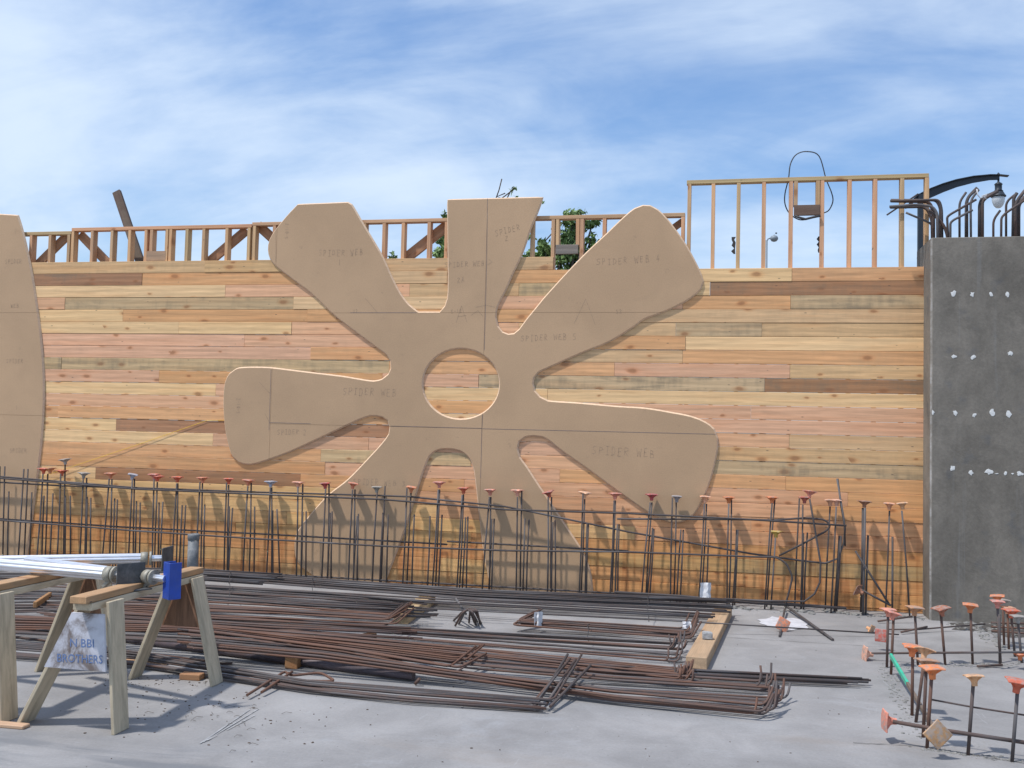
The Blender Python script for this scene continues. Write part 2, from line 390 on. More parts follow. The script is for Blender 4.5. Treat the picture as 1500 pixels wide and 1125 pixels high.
def ordn(i):
    w = ['first', 'second', 'third', 'fourth', 'fifth', 'sixth', 'seventh', 'eighth', 'ninth', 'tenth', 'eleventh', 'twelfth', 'thirteenth', 'fourteenth', 'fifteenth', 'sixteenth', 'seventeenth', 'eighteenth', 'nineteenth', 'twentieth',
         'twenty-first', 'twenty-second', 'twenty-third', 'twenty-fourth', 'twenty-fifth', 'twenty-sixth', 'twenty-seventh', 'twenty-eighth', 'twenty-ninth', 'thirtieth', 'thirty-first', 'thirty-second', 'thirty-third', 'thirty-fourth', 'thirty-fifth', 'thirty-sixth', 'thirty-seventh', 'thirty-eighth', 'thirty-ninth', 'fortieth', 'forty-first', 'forty-second']
    return w[i]

# ------------------------------------------------------------------ setting
g = link('ground', mesh([(-400, -300, -.06), (400, -300, -.06), (400, 900, -.06), (-400, 900, -.06)], [(0, 1, 2, 3)]), DIRT); tag(g, kind='structure')
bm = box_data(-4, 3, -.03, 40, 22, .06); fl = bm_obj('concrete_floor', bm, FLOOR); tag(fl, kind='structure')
# raised rough strip of the pour joint at the right
def crumbs(name, spots, mat, lab, cat):
    bm = bmesh.new()
    for (P, s) in spots:
        r = bmesh.ops.create_icosphere(bm, subdivisions=1, radius=s)
        ax = Vector((random.uniform(.6, 1.5), random.uniform(.6, 1.5), random.uniform(.4, .8)))
        for v in r['verts']:
            v.co = Vector((v.co.x*ax.x, v.co.y*ax.y, v.co.z*ax.z))*random.uniform(.75, 1.2) + Vector(P)
    o = bm_obj(name, bm, mat); tag(o, lab, cat, kind='stuff'); return o
sp = []
for i in range(420):       # ragged concrete under the bars at the foot of the cage
    X = random.uniform(-7.5, 1.9); Y = random.gauss(10.02, .07); sp.append(((X, Y, 0), random.choice((.008, .012, .018, .028)) * (1.3 if X > 0 else 1)))
for i in range(70):
    t = random.random(); a = onZ(1415, 905).lerp(onZ(1460, 945), t); sp.append(((a.x+random.gauss(0, .05), a.y+random.gauss(0, .12), 0), random.uniform(.008, .03)))
for i in range(160):
    t = random.random(); a = onZ(1296, 975).lerp(onZ(1352, 1085), t); sp.append(((a.x+random.gauss(0, .035), a.y+random.gauss(0, .05), 0), random.uniform(.004, .013)))
for i in range(160):
    t = random.random(); a = onZ(1350, 1096).lerp(onZ(1510, 1118), t); sp.append(((a.x+random.gauss(0, .03), a.y+random.gauss(0, .02), 0), random.uniform(.003, .011)))
for i in range(130):
    t = random.random(); a = onZ(1300, 976).lerp(onZ(1500, 973), t); sp.append(((a.x, a.y+random.gauss(0, .05), 0), random.uniform(.004, .013)))
crumbs('rubble', sp, CRUMB, 'broken concrete crumbs along the foot of the bars and the pour joint', 'rubble')
sp = []
for i in range(110):
    px = random.gauss(300, 90); py = random.gauss(1040, 32); 
    if py < 985: continue
    P = onZ(px, py); sp.append(((P.x, P.y, .001), random.uniform(.0025, .008)))
for i in range(80):
    P = onZ(random.uniform(150, 330), random.uniform(985, 1005)); sp.append(((P.x, P.y, .001), random.uniform(.0025, .007)))
for i in range(60):
    P = onZ(random.uniform(330, 1300), random.uniform(905, 1120)); sp.append(((P.x, P.y, .001), random.uniform(.002, .006)))
crumbs('floor_litter', sp, plain('litter_brown', (.085, .06, .045), .9, var=.4, scale=40), 'dark wood chips and specks scattered on the concrete floor', 'litter')
bm = bmesh.new()          # thin shavings and wire off-cuts among the litter
for i in range(34):
    P = onZ(random.gauss(320, 50), random.gauss(1045, 25)); an = random.uniform(0, PI); L = random.uniform(.015, .05)
    d = Vector((math.cos(an), math.sin(an), 0)); V, Fc = tube_data([P+Vector((0, 0, .004)), P+d*L*.5+Vector((0, 0, .012)), P+d*L+Vector((.01, .006, .004))], .0011, 4)
    vs_ = [bm.verts.new(v) for v in V]
    for f in Fc: bm.faces.new([vs_[k] for k in f])
tag(bm_obj('wire_scraps', bm, TWIG), 'curled shavings and tie-wire off-cuts on the floor by the sawhorses', 'scraps', kind='stuff')
random.seed(31); V = [Vector((0, 0, .005))]; c_ = onZ(1500, 922); nn_ = 26
for i in range(nn_):
    a = 2*PI*i/nn_; r = random.uniform(.8, 1.2); V.append(Vector((math.cos(a)*.62*r, math.sin(a)*.42*r, .004)))
o = link('earth_patch', mesh(V, [(0, 1+i, 1+(i+1) % nn_) for i in range(nn_)]), plain('dark_earth', (.075, .068, .062), .95, var=.4, scale=14, bump=.01)); o.location = c_; tag(o, kind='structure')
sp = []
for i in range(260):
    a = random.uniform(0, 2*PI); r = random.random()**.5; P = c_+Vector((math.cos(a)*.66*r, math.sin(a)*.46*r, 0)); sp.append((P, random.uniform(.006, .026)))
crumbs('broken_rubble', sp, CRUMB, 'broken lumps of concrete and earth in the dark patch at the right edge', 'rubble')
bm = bmesh.new()
for (a, b) in ((onZ(1062, 934), onZ(1290, 948)), (onZ(1250, 1089), onZ(1345, 1093)), (onZ(1345, 1093), onZ(1520, 1122))):
    n = (b-a).cross(Vector((0, 0, 1))).normalized(); prev = None
    for j in range(15):
        p = a.lerp(b, j/14)+n*random.uniform(-.006, .006); w = n*random.uniform(.001, .0035); q = (bm.verts.new(p-w+Vector((0, 0, .004))), bm.verts.new(p+w+Vector((0, 0, .004))))
        if prev: bm.faces.new((prev[0], prev[1], q[1], q[0]))
        prev = q
tag(bm_obj('floor_crack', bm, plain('crack_dark', (.07, .068, .065), .95, var=.2)), kind='structure')
# white chalk / saw-cut streak on the floor
bm = bmesh.new()
for k in range(3):
    a, b = onZ(293+k*5, 1090-k*2), onZ(372+k*7, 1036+k*3); n = (b-a).cross(Vector((0, 0, 1))).normalized()*random.uniform(.004, .009)
    prev = None
    for j in range(13):
        t = j/12; p = a.lerp(b, t); w = n*random.uniform(.4, 1.1); q = (bm.verts.new((p-w) + Vector((0, 0, .004+k*.0006))), bm.verts.new((p+w)+Vector((0, 0, .004+k*.0006))))
        if prev and random.random() > .12: bm.faces.new((prev[0], prev[1], q[1], q[0]))
        prev = q
tag(bm_obj('chalk_streak', bm, plain('chalk_dust', (.33, .335, .345), .95, var=.25, scale=30)), 'pale double scrape mark on the concrete floor', 'floor mark', kind='structure')

# ------------------------------------------------------------------ plank wall
wall = empty('plank_wall', (-3, WY, 0))
tag(wall, 'long wall of horizontal fir planks with stud framing rising above it', 'timber wall')
PAL = {'Y': (.83, .545, .28), 'P': (.76, .425, .245), 'O': (.72, .385, .175), 'T': (.68, .43, .215), 'G': (.60, .415, .225), 'B': (.43, .215, .105), 'D': (.39, .195, .095)}
WEA = {'Y': .08, 'P': .10, 'O': .18, 'T': .25, 'G': .62, 'B': .3, 'D': .6}
ROWS = {24: [(300, 'T'), (560, 'T'), (810, 'T')],
 23: [(208, 'D'), (470, 'O'), (655, 'T'), (900, 'O'), (1160, 'Y'), (0, 'O')],
 22: [(330, 'Y'), (600, 'P'), (760, 'T'), (840, 'G'), (1040, 'Y'), (0, 'D')],
 21: [(95, 'P'), (430, 'G'), (655, 'Y'), (1000, 'P'), (1158, 'O'), (0, 'G')],
 20: [(180, 'Y'), (450, 'O'), (900, 'O'), (0, 'T')],
 19: [(262, 'Y'), (427, 'Y'), (760, 'P'), (990, 'T'), (1116, 'G'), (0, 'T')],
 18: [(358, 'P'), (620, 'P'), (1004, 'O'), (0, 'Y')],
 17: [(455, 'P'), (740, 'O'), (1000, 'T'), (0, 'O')],
 16: [(90, 'G'), (570, 'G'), (900, 'O'), (1157, 'P'), (0, 'T')],
 15: [(233, 'P'), (560, 'O'), (701, 'P'), (1120, 'G'), (0, 'D')],
 14: [(316, 'Y'), (560, 'P'), (802, 'Y'), (0, 'Y')],
 13: [(330, 'P'), (750, 'O'), (1100, 'P'), (0, 'P')],
 12: [(85, 'O'), (590, 'O'), (1000, 'Y'), (0, 'P')],
 11: [(170, 'Y'), (640, 'B'), (1156, 'P'), (0, 'T')],
 10: [(312, 'Y'), (540, 'P'), (900, 'P'), (0, 'T')],
 9: [(470, 'O'), (690, 'G'), (1000, 'P'), (0, 'G')],
 8: [(476, 'O'), (820, 'P'), (1151, 'O'), (0, 'O')],
 7: [(140, 'Y'), (440, 'B'), (680, 'O'), (1242, 'P'), (0, 'O')],
 6: [(500, 'Y'), (900, 'P'), (1190, 'P'), (0, 'O')],
 5: [(300, 'T'), (640, 'Y'), (1100, 'P'), (0, 'P')],
 4: [(420, 'T'), (740, 'Y'), (930, 'Y'), (0, 'P')],
 3: [(345, 'O'), (690, 'T'), (1080, 'O'), (0, 'O')],
 2: [(260, 'O'), (740, 'O'), (1070, 'T'), (0, 'G')],
 1: [(380, 'T'), (645, 'O'), (860, 'Y'), (0, 'O')],
 0: [(410, 'O'), (800, 'T'), (0, 'O')], -1: [(500, 'O'), (0, 'O')]}
PH = .1397
def zrow(k, X):
    b = max(PH*(k+.2), 0.0)
    if k < 0: return b
    f = (k-12)/12*.16*(max(0, 1.9-X)/10.0)     # the courses run a little out of level to the left
    return b + PH*f*1.1
XL, XR = -11.5, 1.915
for k, row in ROWS.items():
    x0 = XL
    for i, (px, code) in enumerate(row):
        zc = PH*(k+.7)
        x1 = XR if px == 0 else xAt(px, zc)
        pieces = [(x0, x1)]
        if i == 0 and x1 - x0 > 4.6: xm = x0 + random.uniform(1.5, 2.2); pieces = [(x0, xm), (xm, x1)]
        for (a, b) in pieces:
            pr = random.uniform(-.002, .004); a_ = a+.0012; b_ = b-.0012; g_ = .0016
            th = .038; c_ = .0025
            org = Vector((a_, WY-pr, zrow(k, a_)))
            def ring(X, dz0, dz1, y0, y1):
                zb, zt = zrow(k, X)+g_+dz0, zrow(k+1, X)-g_-dz1
                return [(X, y0, zb), (X, y0, zt), (X, y1, zt), (X, y1, zb)]
            V = []
            n = max(1, int((b_-a_)/1.2))
            xs = [a_ + (b_-a_)*j/n for j in range(n+1)]
            for X in xs:
                zb, zt = zrow(k, X)+g_, zrow(k+1, X)-g_; y = WY-pr; wob = random.uniform(-.0009, .0009)
                V += [(X, y, zb+c_), (X, y, zt-c_), (X, y+c_, zt+wob), (X, y+th, zt), (X, y+th, zb), (X, y+c_, zb+wob)]
            Fc = []
            for j in range(n):
                for q in range(6): q2 = (q+1) % 6; Fc.append((j*6+q, (j+1)*6+q, (j+1)*6+q2, j*6+q2))
            Fc.append((5, 4, 3, 2, 1, 0)[::-1]); Fc.append(tuple(n*6+q for q in range(6))[::-1])
            V = [Vector(v)-org for v in V]
            col = PAL[code]; lowf = max(0, min(1, (9-k)/5)); col = (col[0]*(1-.05*lowf), col[1]*(1-.14*lowf), col[2]*(1-.30*lowf)); j = random.uniform(.93, 1.07); h = random.uniform(-.03, .03)
            o = link('plank', mesh(V, Fc), WOOD, wall, (col[0]*j*(1+h*.3), col[1]*j, col[2]*j*(1-h*2), 1-WEA[code]*random.uniform(.7, 1.1)))
            o.location = org - wall.location
        x0 = x1
# batten backing so that no light comes through the joints, with the studs behind
SY = WY+.040
studcol = lambda: (.62*random.uniform(.85, 1.1), .385*random.uniform(.9, 1.02), .20, .97)
def stud(px, pyref, ztop, zbot=0.02, w=.038, d=.089, Y=SY, name='stud', col=None):
    a = onY(px, pyref, Y).x
    c = (col or studcol())
    o = frame_box(name, (a+w/2, Y+d/2, zbot), (a+w/2+random.uniform(-.004, .004), Y+d/2, ztop), w, d, (1, 0, 0), WOOD, wall, c); return o
def zpx(px, py, Y=SY): return onY(px, py, Y).z
segs = [((30, 340.5), (104.5, 338), 5.5), ((105, 332.5), (369, 329.5), 5.5), ((369.5, 322), (1003.5, 315.5), 6), ((1006, 261), (1361, 257), 6)]
tops = []
for (a, b, t) in segs:
    P, Q = onY(*a, SY), onY(*b, SY); zt = (P.z+Q.z)/2; tops.append(zt)
    jn = [P.x, Q.x] if Q.x-P.x < 3.6 else [P.x, P.x + (Q.x-P.x)*.55, Q.x]
    for u, v in zip(jn[:-1], jn[1:]):
        frame_box('top_plate', (u+.001, SY+.0445, zt-.019), (v-.001, SY+.0445, zt-.019), .038, .092, (0, 0, 1), WOOD, wall, studcol())
for px in (-20, 43, 71.5, 98.5): stud(px, 345, tops[0]-.039)
for px in (105, 133, 162, 188, 212, 219.5, 242, 248, 271, 296, 330, 362.5): stud(px, 340, tops[1]-.039)
for px in (370, 400, 430, 465, 500, 532, 560, 588, 626, 652, 685, 720, 750, 777.5, 808, 850, 882.5, 915, 950, 998): stud(px, 330, tops[2]-.039)
for px, zb in ((814.5, zpx(815, 359)), (844, zpx(845, 359))): stud(px, 330, tops[2]-.039, zb)
for px in (1006, 1042, 1078.5, 1116, 1156, 1201.5, 1242, 1279, 1319, 1354.5): stud(px, 330, tops[3]-.039)
for px in (1163, 1195.5): stud(px, 280, tops[3]-.039, zpx(px, 301))
def blk(x0, y0, x1, y1, col, Y=SY, d=.04):
    a, b = onY(x0, y0, Y), onY(x1, y1, Y)
    frame_box('blocking', (a.x+.002, Y+d/2-.002, (a.z+b.z)/2), (b.x-.002, Y+d/2-.002, (a.z+b.z)/2), abs(a.z-b.z), d, (0, 0, 1), WOOD, wall, col)
blk(214.5, 368, 242.5, 382, (.42, .27, .17, .7)); blk(814, 358.5, 847, 371.5, (.22, .19, .165, .3), SY-.003); blk(1163, 300.5, 1201.5, 314.5, (.15, .095, .07, .5), SY-.003)
# cap board just over the planks, where the top course is doubled
for (a, b, w) in (((50, 392), (98, 345), .10), ((117, 343), (160, 388), .10), ((304, 385), (361, 336.5), .105), ((378, 330), (400, 350), .11), ((592, 380), (655, 330), .115), ((1000, 324), (985, 335), .07)):
    P, Q = onY(*a, SY+.1), onY(*b, SY+.1)
    frame_box('diagonal_brace', (P.x, SY+.11, P.z), (Q.x, SY+.11, Q.z), w, .038, (0, 0, 1), WOOD, wall, (.42, .22, .12, .75))
# dark prop leaning behind the wall
P, Q = onY(171, 281, WY+.45), onY(211, 400, WY+.22)
E_ = P.lerp(Q, 1.25)
o = frame_box('timber_prop', E_, P, .10, .045, (1, 0, 0), WOOD, None, (.10, .06, .045, .6)); tag(o, 'dark weathered timber prop sticking up behind the left stud framing', 'timber prop')
# cable loop hung on the tall studs
pts = [(1183, 222), (1200, 229), (1210, 262), (1218, 282), (1220, 295), (1214, 308), (1204, 313), (1190, 319), (1172, 322), (1157, 313), (1150, 299), (1150, 283), (1155, 262), (1158, 240), (1167, 226), (1183, 222)]
cp = []
for i in range(len(pts)-1):
    a, b = Vector(pts[i]), Vector(pts[i+1]); p_, n_ = Vector(pts[i-1] if i else pts[-2]), Vector(pts[(i+2) if i+2 < len(pts) else 1])
    for j in range(5):
        t = j/5; q = .5*((2*a)+(-p_+b)*t+(2*p_-5*a+4*b-n_)*t*t+(-p_+3*a-3*b+n_)*t**3); cp.append(onY(q.x, q.y, SY+.115+.03*math.sin(i)))
cp.append(cp[0])
lo = tube('steel_cable', cp, .006, CABLE, sides=6); tag(lo, 'dark wire cable loop hung on the tall stud frame', 'cable')
cp = [onY(1164, 316, SY-.02), onY(1172, 319, SY-.02), onY(1180, 321, SY-.03), onY(1192, 318, SY-.02), onY(1202, 316, SY-.02)]
o = tube('twisted_wire', cp, .012, CABLE, sides=6); tag(o, 'short thick twist of wire hanging under the dark block in the tall frame', 'wire')
# torn dark tape on two studs
for (x, y0, y1, lab) in ((1075, 347, 372, 'torn dark tape strip hanging behind the second stud gap of the tall frame'), (1200, 346, 370, 'torn dark tape strip hanging beside the stud under the cable loop')):
    V, Fc = [], []; random.seed(x)
    for j in range(7):
        p = onY(x+random.uniform(-1.5, 1.5), y0+(y1-y0)*j/6, SY+.1); w = random.uniform(.004, .022)
        for s in (-1, 1): V += [(p.x+s*w, p.y, p.z), (p.x+s*w, p.y+.006, p.z)]
    for j in range(6):
        b = j*4; Fc += [(b, b+2, b+6, b+4), (b+1, b+5, b+7, b+3), (b, b+4, b+5, b+1), (b+2, b+3, b+7, b+6)]
    Fc += [(0, 1, 3, 2), (24, 26, 27, 25)]
    tag(link('torn_tape', mesh(V, Fc), CABLE), lab, 'tape')
random.seed(11)

# ------------------------------------------------------------------ flower formwork
FLOWER = [(436,300),(509,297),(514,300),(530,327),(545,352),(560,378),(572,405),(585,430),(598,447),(612,458),(644,458),(652,449),(656,437),(657,425),(657,380),(656,293),(794,289.5),(784,316),(776,335),(764,370),(750,400),(740,423),(731,440),(726,453),(725,465),(728,478),(735,487),(744,490.5),(753,489.5),(761,483),(772,468),(786,451),(800,434),(830,401),(860,370),(890,342),(915,318),(930,306),(942,301.5),(952,302),(963,308),(976,321),(990,339),(1005,361),(1018,385),(1026,402),(1029,412),(1025,423),(1010,436),(990,447),(965,458),(943,466),(925,479),(892,499),(860,512),(832,524),(803,537),(788,544),(781,552),(779.5,562),(782,573),(790,582),(802,588),(850,591.5),(900,596),(945,599),(982,605),(1012,611),(1032,619),(1045,629),(1050,642),(1050,655),(1047,672),(1042,693),(1036,712),(1029,728),(1020,746),(1010,757),(997,763.5),(984,764),(970,759.5),(950,749),(925,732),(900,714),(862,686),(825,660),(805,644),(795,638.5),(782,637),(768,639),(759,646),(756.5,657),(760,670),(770,684),(787,710),(817,755),(845,797),(857,820),(864,843),(867,873),
 (721,865),(716,843),(711,818),(707,792),(702,748),(698,710),(694,684),(687,669),(675,659.5),(657,656),(640,658),(629,666),(622,680),(616,697),(607,727),(596,762),(584,796),(571,830),(560,858),
 (490,856),(476,851),(460,843),(443,830),(434,818),(432,800),(434,785),(440,773),(452,758),(480,727),(510,703),(540,672),(560,650),(570,636),(571.5,626),(568,615),(560,609.5),(543,607.5),(531,611),(515,618),(475,637),(445,651),(415,664),(377,677),(362,679),(350,676),(341,668),(336,655),(330.5,630),(328,602),(328,577),(330,560),(336,548),(345,541.5),(357,539),(397,539.5),(450,546),(500,552),(530,557),(547,559),(560,556),(569,549),(573,540),(572.5,528),(567,519),(550,506),(515,480),(487,458),(457,429),(432,410),(405,389),(396,378),(393,365),(395,352),(403,338),(420,317)]
HOLE = [(675+57.5*math.cos(a), 562+53*math.sin(a)) for a in [2*PI*i/48 for i in range(48)]]
FT = .024; FB = .015         # thickness and width of the routed slope
def smooth_poly(P, hard):
    res = []
    n = len(P)
    for i in range(n):
        a, b, c, d = P[i-1], P[i], P[(i+1) % n], P[(i+2) % n]
        L = (c-b).length; k = max(1, int(L/.05))
        for j in range(k):
            t = j/k
            if L > .35: q = b.lerp(c, t)
            else:
                if (c-b).angle(b-a) > .6: a = 2*b-c
                if (d-c).angle(c-b) > .6: d = 2*c-b
                q = .5*((2*b)+(-a+c)*t+(2*a-5*b+4*c-d)*t*t+(-a+3*b-3*c+d)*t**3)
            res.append(q)
    return res
def to2(poly, Y): return [Vector((onY(x, y, Y).x, onY(x, y, Y).z)) for x, y in poly]
def offset(P, d):
    n = len(P); area = sum(P[i-1].x*P[i].y-P[i].x*P[i-1].y for i in range(n)); s = 1 if area > 0 else -1
    res = []
    for i in range(n):
        t = (P[(i+1) % n]-P[i-1]).normalized(); nn = Vector((t.y, -t.x))*s; res.append(P[i]+nn*d)
    return res
def formwork(name, outline, holes, cuts_fn, Y0, T, slope, parentloc, label, cat):
    """thick board cut to an outline with a routed sloping edge; cells cut along straight seams become panels"""
    root = empty(name, parentloc); tag(root, label, cat)
    yf, yb = Y0-T, Y0-.001
    bm = bmesh.new()
    loops = [outline]+holes
    tess = tessellate_polygon([[Vector((p.x, p.y, 0)) for p in L] for L in loops])
    flat = [p for L in loops for p in L]
    vf = [bm.verts.new((p.x, yf, p.y)) for p in flat]
    for t in tess:
        try: bm.faces.new([vf[i] for i in t])
        except ValueError: pass
    base = 0
    for li, L in enumerate(loops):
        back = offset(L, slope if li == 0 else -slope)
        vb = [bm.verts.new((p.x, yf+T-.002, p.y)) for p in back]
        n = len(L)
        for i in range(n):
            j = (i+1) % n; f = bm.faces.new((vf[base+i], vf[base+j], vb[j], vb[i])); f.material_index = 1
        base += n
    bmesh.ops.recalc_face_normals(bm, faces=bm.faces[:])
    for cell in cuts_fn:
        b2 = bm.copy()
        for (co, no) in cell:
            bmesh.ops.bisect_plane(b2, geom=b2.verts[:]+b2.edges[:]+b2.faces[:], plane_co=co, plane_no=no, clear_outer=True)
            ed = [e for e in b2.edges if e.is_boundary and abs((e.verts[0].co-Vector(co)).dot(Vector(no))) < 1e-5 and abs((e.verts[1].co-Vector(co)).dot(Vector(no))) < 1e-5]
            # the sawn flank of the joint: drop the cut edge back to the wall
            if ed:
                r = bmesh.ops.extrude_edge_only(b2, edges=ed)
                for v in [g for g in r['geom'] if isinstance(g, bmesh.types.BMVert)]: v.co.y = yb
        # split islands into separate panels
        seen = set(); b2.faces.ensure_lookup_table()
        for f in b2.faces:
            if f.index in seen: continue
            st = [f]; isl = []
            seen.add(f.index)
            while st:
                q = st.pop(); isl.append(q)
                for e in q.edges:
                    for r_ in e.link_faces:
                        if r_.index not in seen: seen.add(r_.index); st.append(r_)
            if len(isl) < 3: continue
            idx = {}; V = []; Fc = []; mi = []
            for q in isl:
                ff = []
                for v in q.verts:
                    if v not in idx: idx[v] = len(V); V.append(v.co - Vector(parentloc))
                    ff.append(idx[v])
                Fc.append(ff); mi.append(q.material_index)
            me = mesh(V, Fc); me.materials.append(MDF); me.materials.append(MDFE); me.polygons.foreach_set('material_index', mi)
            link('mdf_panel', me, None, root)
        b2.free()
    bm.free()
    return root
YF = WY-.003
fo = smooth_poly(to2(FLOWER, YF-FT), None); fh = [to2(HOLE, YF-FT)]
za = onY(714, 458, YF-FT).z; zb = za-1.2192+.0; xa = onY(397, 590, YF-FT).x; xb = onY(710, 458, YF-FT).x
za2 = za; zb = onY(707, 628, YF-FT).z
X_, Z_ = Vector((1, 0, 0)), Vector((0, 0, 1)); G = .0012
def pl(ax, v, s): return ((ax*(v - s*G))[:], (ax*s)[:])
# each cell: list of half spaces to keep (clear_outer removes the side the normal points to)
cells = [[pl(X_, xa, 1)],
 [pl(X_, xa, -1), pl(Z_, za, 1), pl(Z_, zb, -1), pl(X_, xb, 1)],
 [pl(Z_, za, 1), pl(Z_, zb, -1), pl(X_, xb, -1)],
 [pl(Z_, za, -1), pl(X_, xb, 1), pl(X_, xa, -1)],
 [pl(Z_, za, -1), pl(X_, xb, -1)],
 [pl(X_, xa, -1), pl(Z_, zb, 1), pl(X_, xb, 1)],
 [pl(Z_, zb, 1), pl(X_, xb, -1)]]
flower = formwork('flower_form', fo, fh, cells, YF, FT, FB, (xb, WY-.05, 0), 'seven-petalled flower of tan fibreboard panels fixed to the plank wall with round hole', 'flower form')
# big rounded form at the left edge
DISC = [(-330, 300), (-200, 302), (25, 316), (31, 336), (38, 365), (45, 400), (51, 438), (57, 482), (61, 525), (62.5, 560), (62, 600), (59.5, 640), (55, 682), (50, 722), (45, 760), (39, 800), (33, 836), (-330, 836)]
dd = smooth_poly(to2(DISC, YF-FT), None)
zc1 = onY(50, 458, YF-FT).z; zc2 = zc1-1.2192; xd = onY(-60, 500, YF-FT).x
cells = [[pl(Z_, zc1, -1), pl(X_, xd, -1)], [pl(Z_, zc1, 1), pl(Z_, zc2, -1), pl(X_, xd, -1)], [pl(Z_, zc2, 1), pl(X_, xd, -1)], [pl(X_, xd, 1)]]
disc = formwork('curved_form', dd, [], cells, YF, FT, FB, (xd, WY-.05, 0), 'large tan fibreboard form with curved right edge at the left end of the wall', 'curved form')

def pencil_stroke(pts, root, w=.0035, mat=None, Y=None, name='pencil_mark'):
    Y = Y or (YF-FT-.0008); V, Fc = [], []
    P = [onY(x, y, Y) for x, y in pts]
    for i in range(len(P)-1):
        d = (P[i+1]-P[i]); n = Vector((-d.z, 0, d.x)).normalized()*w/2; b = len(V)
        V += [P[i]-n, P[i]+n, P[i+1]+n, P[i+1]-n]; Fc.append((b, b+1, b+2, b+3))
    V = [v-root.location for v in V]
    return link(name, mesh(V, Fc), mat or PENCIL, root)
def writing(txt, px, py, h, root, rot=0, mat=None, Y=None, M3=None, name='pencil_writing', sp=1.0, sx=1.0):
    cu = bpy.data.curves.new('t', 'FONT'); cu.body = txt; cu.size = 1; cu.align_x = 'CENTER'; cu.align_y = 'CENTER'; cu.space_character = sp; cu.offset = -.012 if mat is None else .004; cu.resolution_u = 2
    ob = bpy.data.objects.new('t', cu); C.objects.link(ob)
    bpy.context.view_layer.update()
    me = bpy.data.meshes.new_from_object(ob.evaluated_get(bpy.context.evaluated_depsgraph_get()))
    bpy.data.objects.remove(ob); bpy.data.curves.remove(cu)
    me.materials.clear()
    o = link(name, me, mat or PENCIL, root)
    Y = Y or (YF-FT-.0008); P = onY(px, py, Y) if M3 is None else M3
    o.location = P - root.location; o.rotation_euler = (PI/2, 0, 0)
    o.rotation_euler = (Matrix.Rotation(-math.radians(rot), 3, 'Y') @ Matrix.Rotation(PI/2, 3, 'X')).to_euler()
    o.scale = (h*sx, h, 1); return o
LET = {'S': [[(.9, .9), (.5, 1), (.15, .8), (.3, .55), (.7, .42), (.8, .18), (.4, 0), (.05, .12)]], 'P': [[(.15, 0), (.2, 1)], [(.15, .95), (.7, .95), (.85, .72), (.6, .5), (.2, .48)]], 'I': [[(.5, 0), (.5, 1)], [(.2, 1), (.8, .98)], [(.2, 0), (.8, .03)]],
 'D': [[(.15, 0), (.18, 1), (.6, .9), (.85, .5), (.6, .1), (.1, 0)]], 'E': [[(.85, .97), (.2, 1), (.15, 0), (.85, .05)], [(.17, .52), (.7, .55)]], 'R': [[(.15, 0), (.2, 1), (.75, .9), (.75, .6), (.2, .5), (.9, 0)]], 'W': [[(0, 1), (.25, 0), (.5, .7), (.75, 0), (1, 1)]],
 'B': [[(.15, 0), (.2, 1), (.7, .9), (.65, .58), (.2, .52), (.8, .42), (.8, .1), (.15, 0)]], 'A': [[(0, 0), (.5, 1), (.95, 0)], [(.2, .4), (.8, .42)]], '1': [[(.5, 0), (.5, 1)]], '2': [[(.1, .8), (.5, 1), (.8, .75), (.1, 0), (.9, .03)]], '3': [[(.15, .9), (.7, .95), (.4, .55), (.8, .3), (.4, 0), (.1, .1)]],
 '4': [[(.6, 0), (.6, 1), (.05, .35), (.95, .38)]], '5': [[(.85, 1), (.25, .97), (.2, .58), (.75, .5), (.7, .08), (.1, .03)]], '0': [[(.5, 1), (.1, .5), (.5, 0), (.9, .5), (.5, 1)]], '-': [[(.2, .5), (.8, .5)]], ' ': []}
def writing_hand(txt, px, py, h, root, rot=0):
    c0 = onY(px, py, YF-FT-.0008); n = len(txt); adv = h*.60; V, Fc = [], []; a = math.radians(rot); ca, sa = math.cos(a), math.sin(a)
    for i, ch in enumerate(txt):
        sx = h*random.uniform(.38, .5); sz = h*random.uniform(.82, 1.05)*.8; dz = random.uniform(-.06, .06)*h
        for st in LET.get(ch, []):
            P = []
            for (u, w) in st:
                X = (i-n/2)*adv+u*sx+random.uniform(-.03, .03)*h; Z = (w-.5)*sz+dz+random.uniform(-.03, .03)*h; P.append(Vector((c0.x+X*ca-Z*sa, c0.y, c0.z+X*sa+Z*ca)))
            for j in range(len(P)-1):
                d = P[j+1]-P[j]; m_ = Vector((-d.z, 0, d.x)).normalized()*.0021*random.uniform(.6, 1.2); b = len(V); V += [P[j]-m_-root.location, P[j]+m_-root.location, P[j+1]+m_-root.location, P[j+1]-m_-root.location]; Fc.append((b, b+1, b+2, b+3))
    return link('pencil_writing', mesh(V, Fc), PENCIL, root)
for (t, x, y, h, r) in (('SPIDER WEB', 500, 370, .085, 0), ('1', 498, 384, .085, 0), ('SPIDER WEB', 681, 387, .072, 1), ('2A', 676, 410, .075, 0), ('SPIDER', 744, 337, .075, 12), ('2', 743, 349, .07, 0),
    ('SPIDER WEB 4', 921, 381, .09, 3), ('SPIDER WEB 5', 804, 494, .08, 2), ('SPIDER WEB', 542, 574, .10, -1), ('SPIDER WEB', 914, 662, .105, -2), ('SPIDER WEB 3', 556, 707, .08, -1), ('SPIDER 2', 428, 633, .07, 2), ('52', 907, 456, .055, 0), ('12', 521, 456, .05, 0), ('S-12', 669, 456, .05, 5)):
    writing_hand(t, x, y, h*1.05, flower, r)
for x0, y0 in ((420, 334), (349, 590)):
    writing_hand('2-10-5', x0, y0+5, .05, flower, -90)
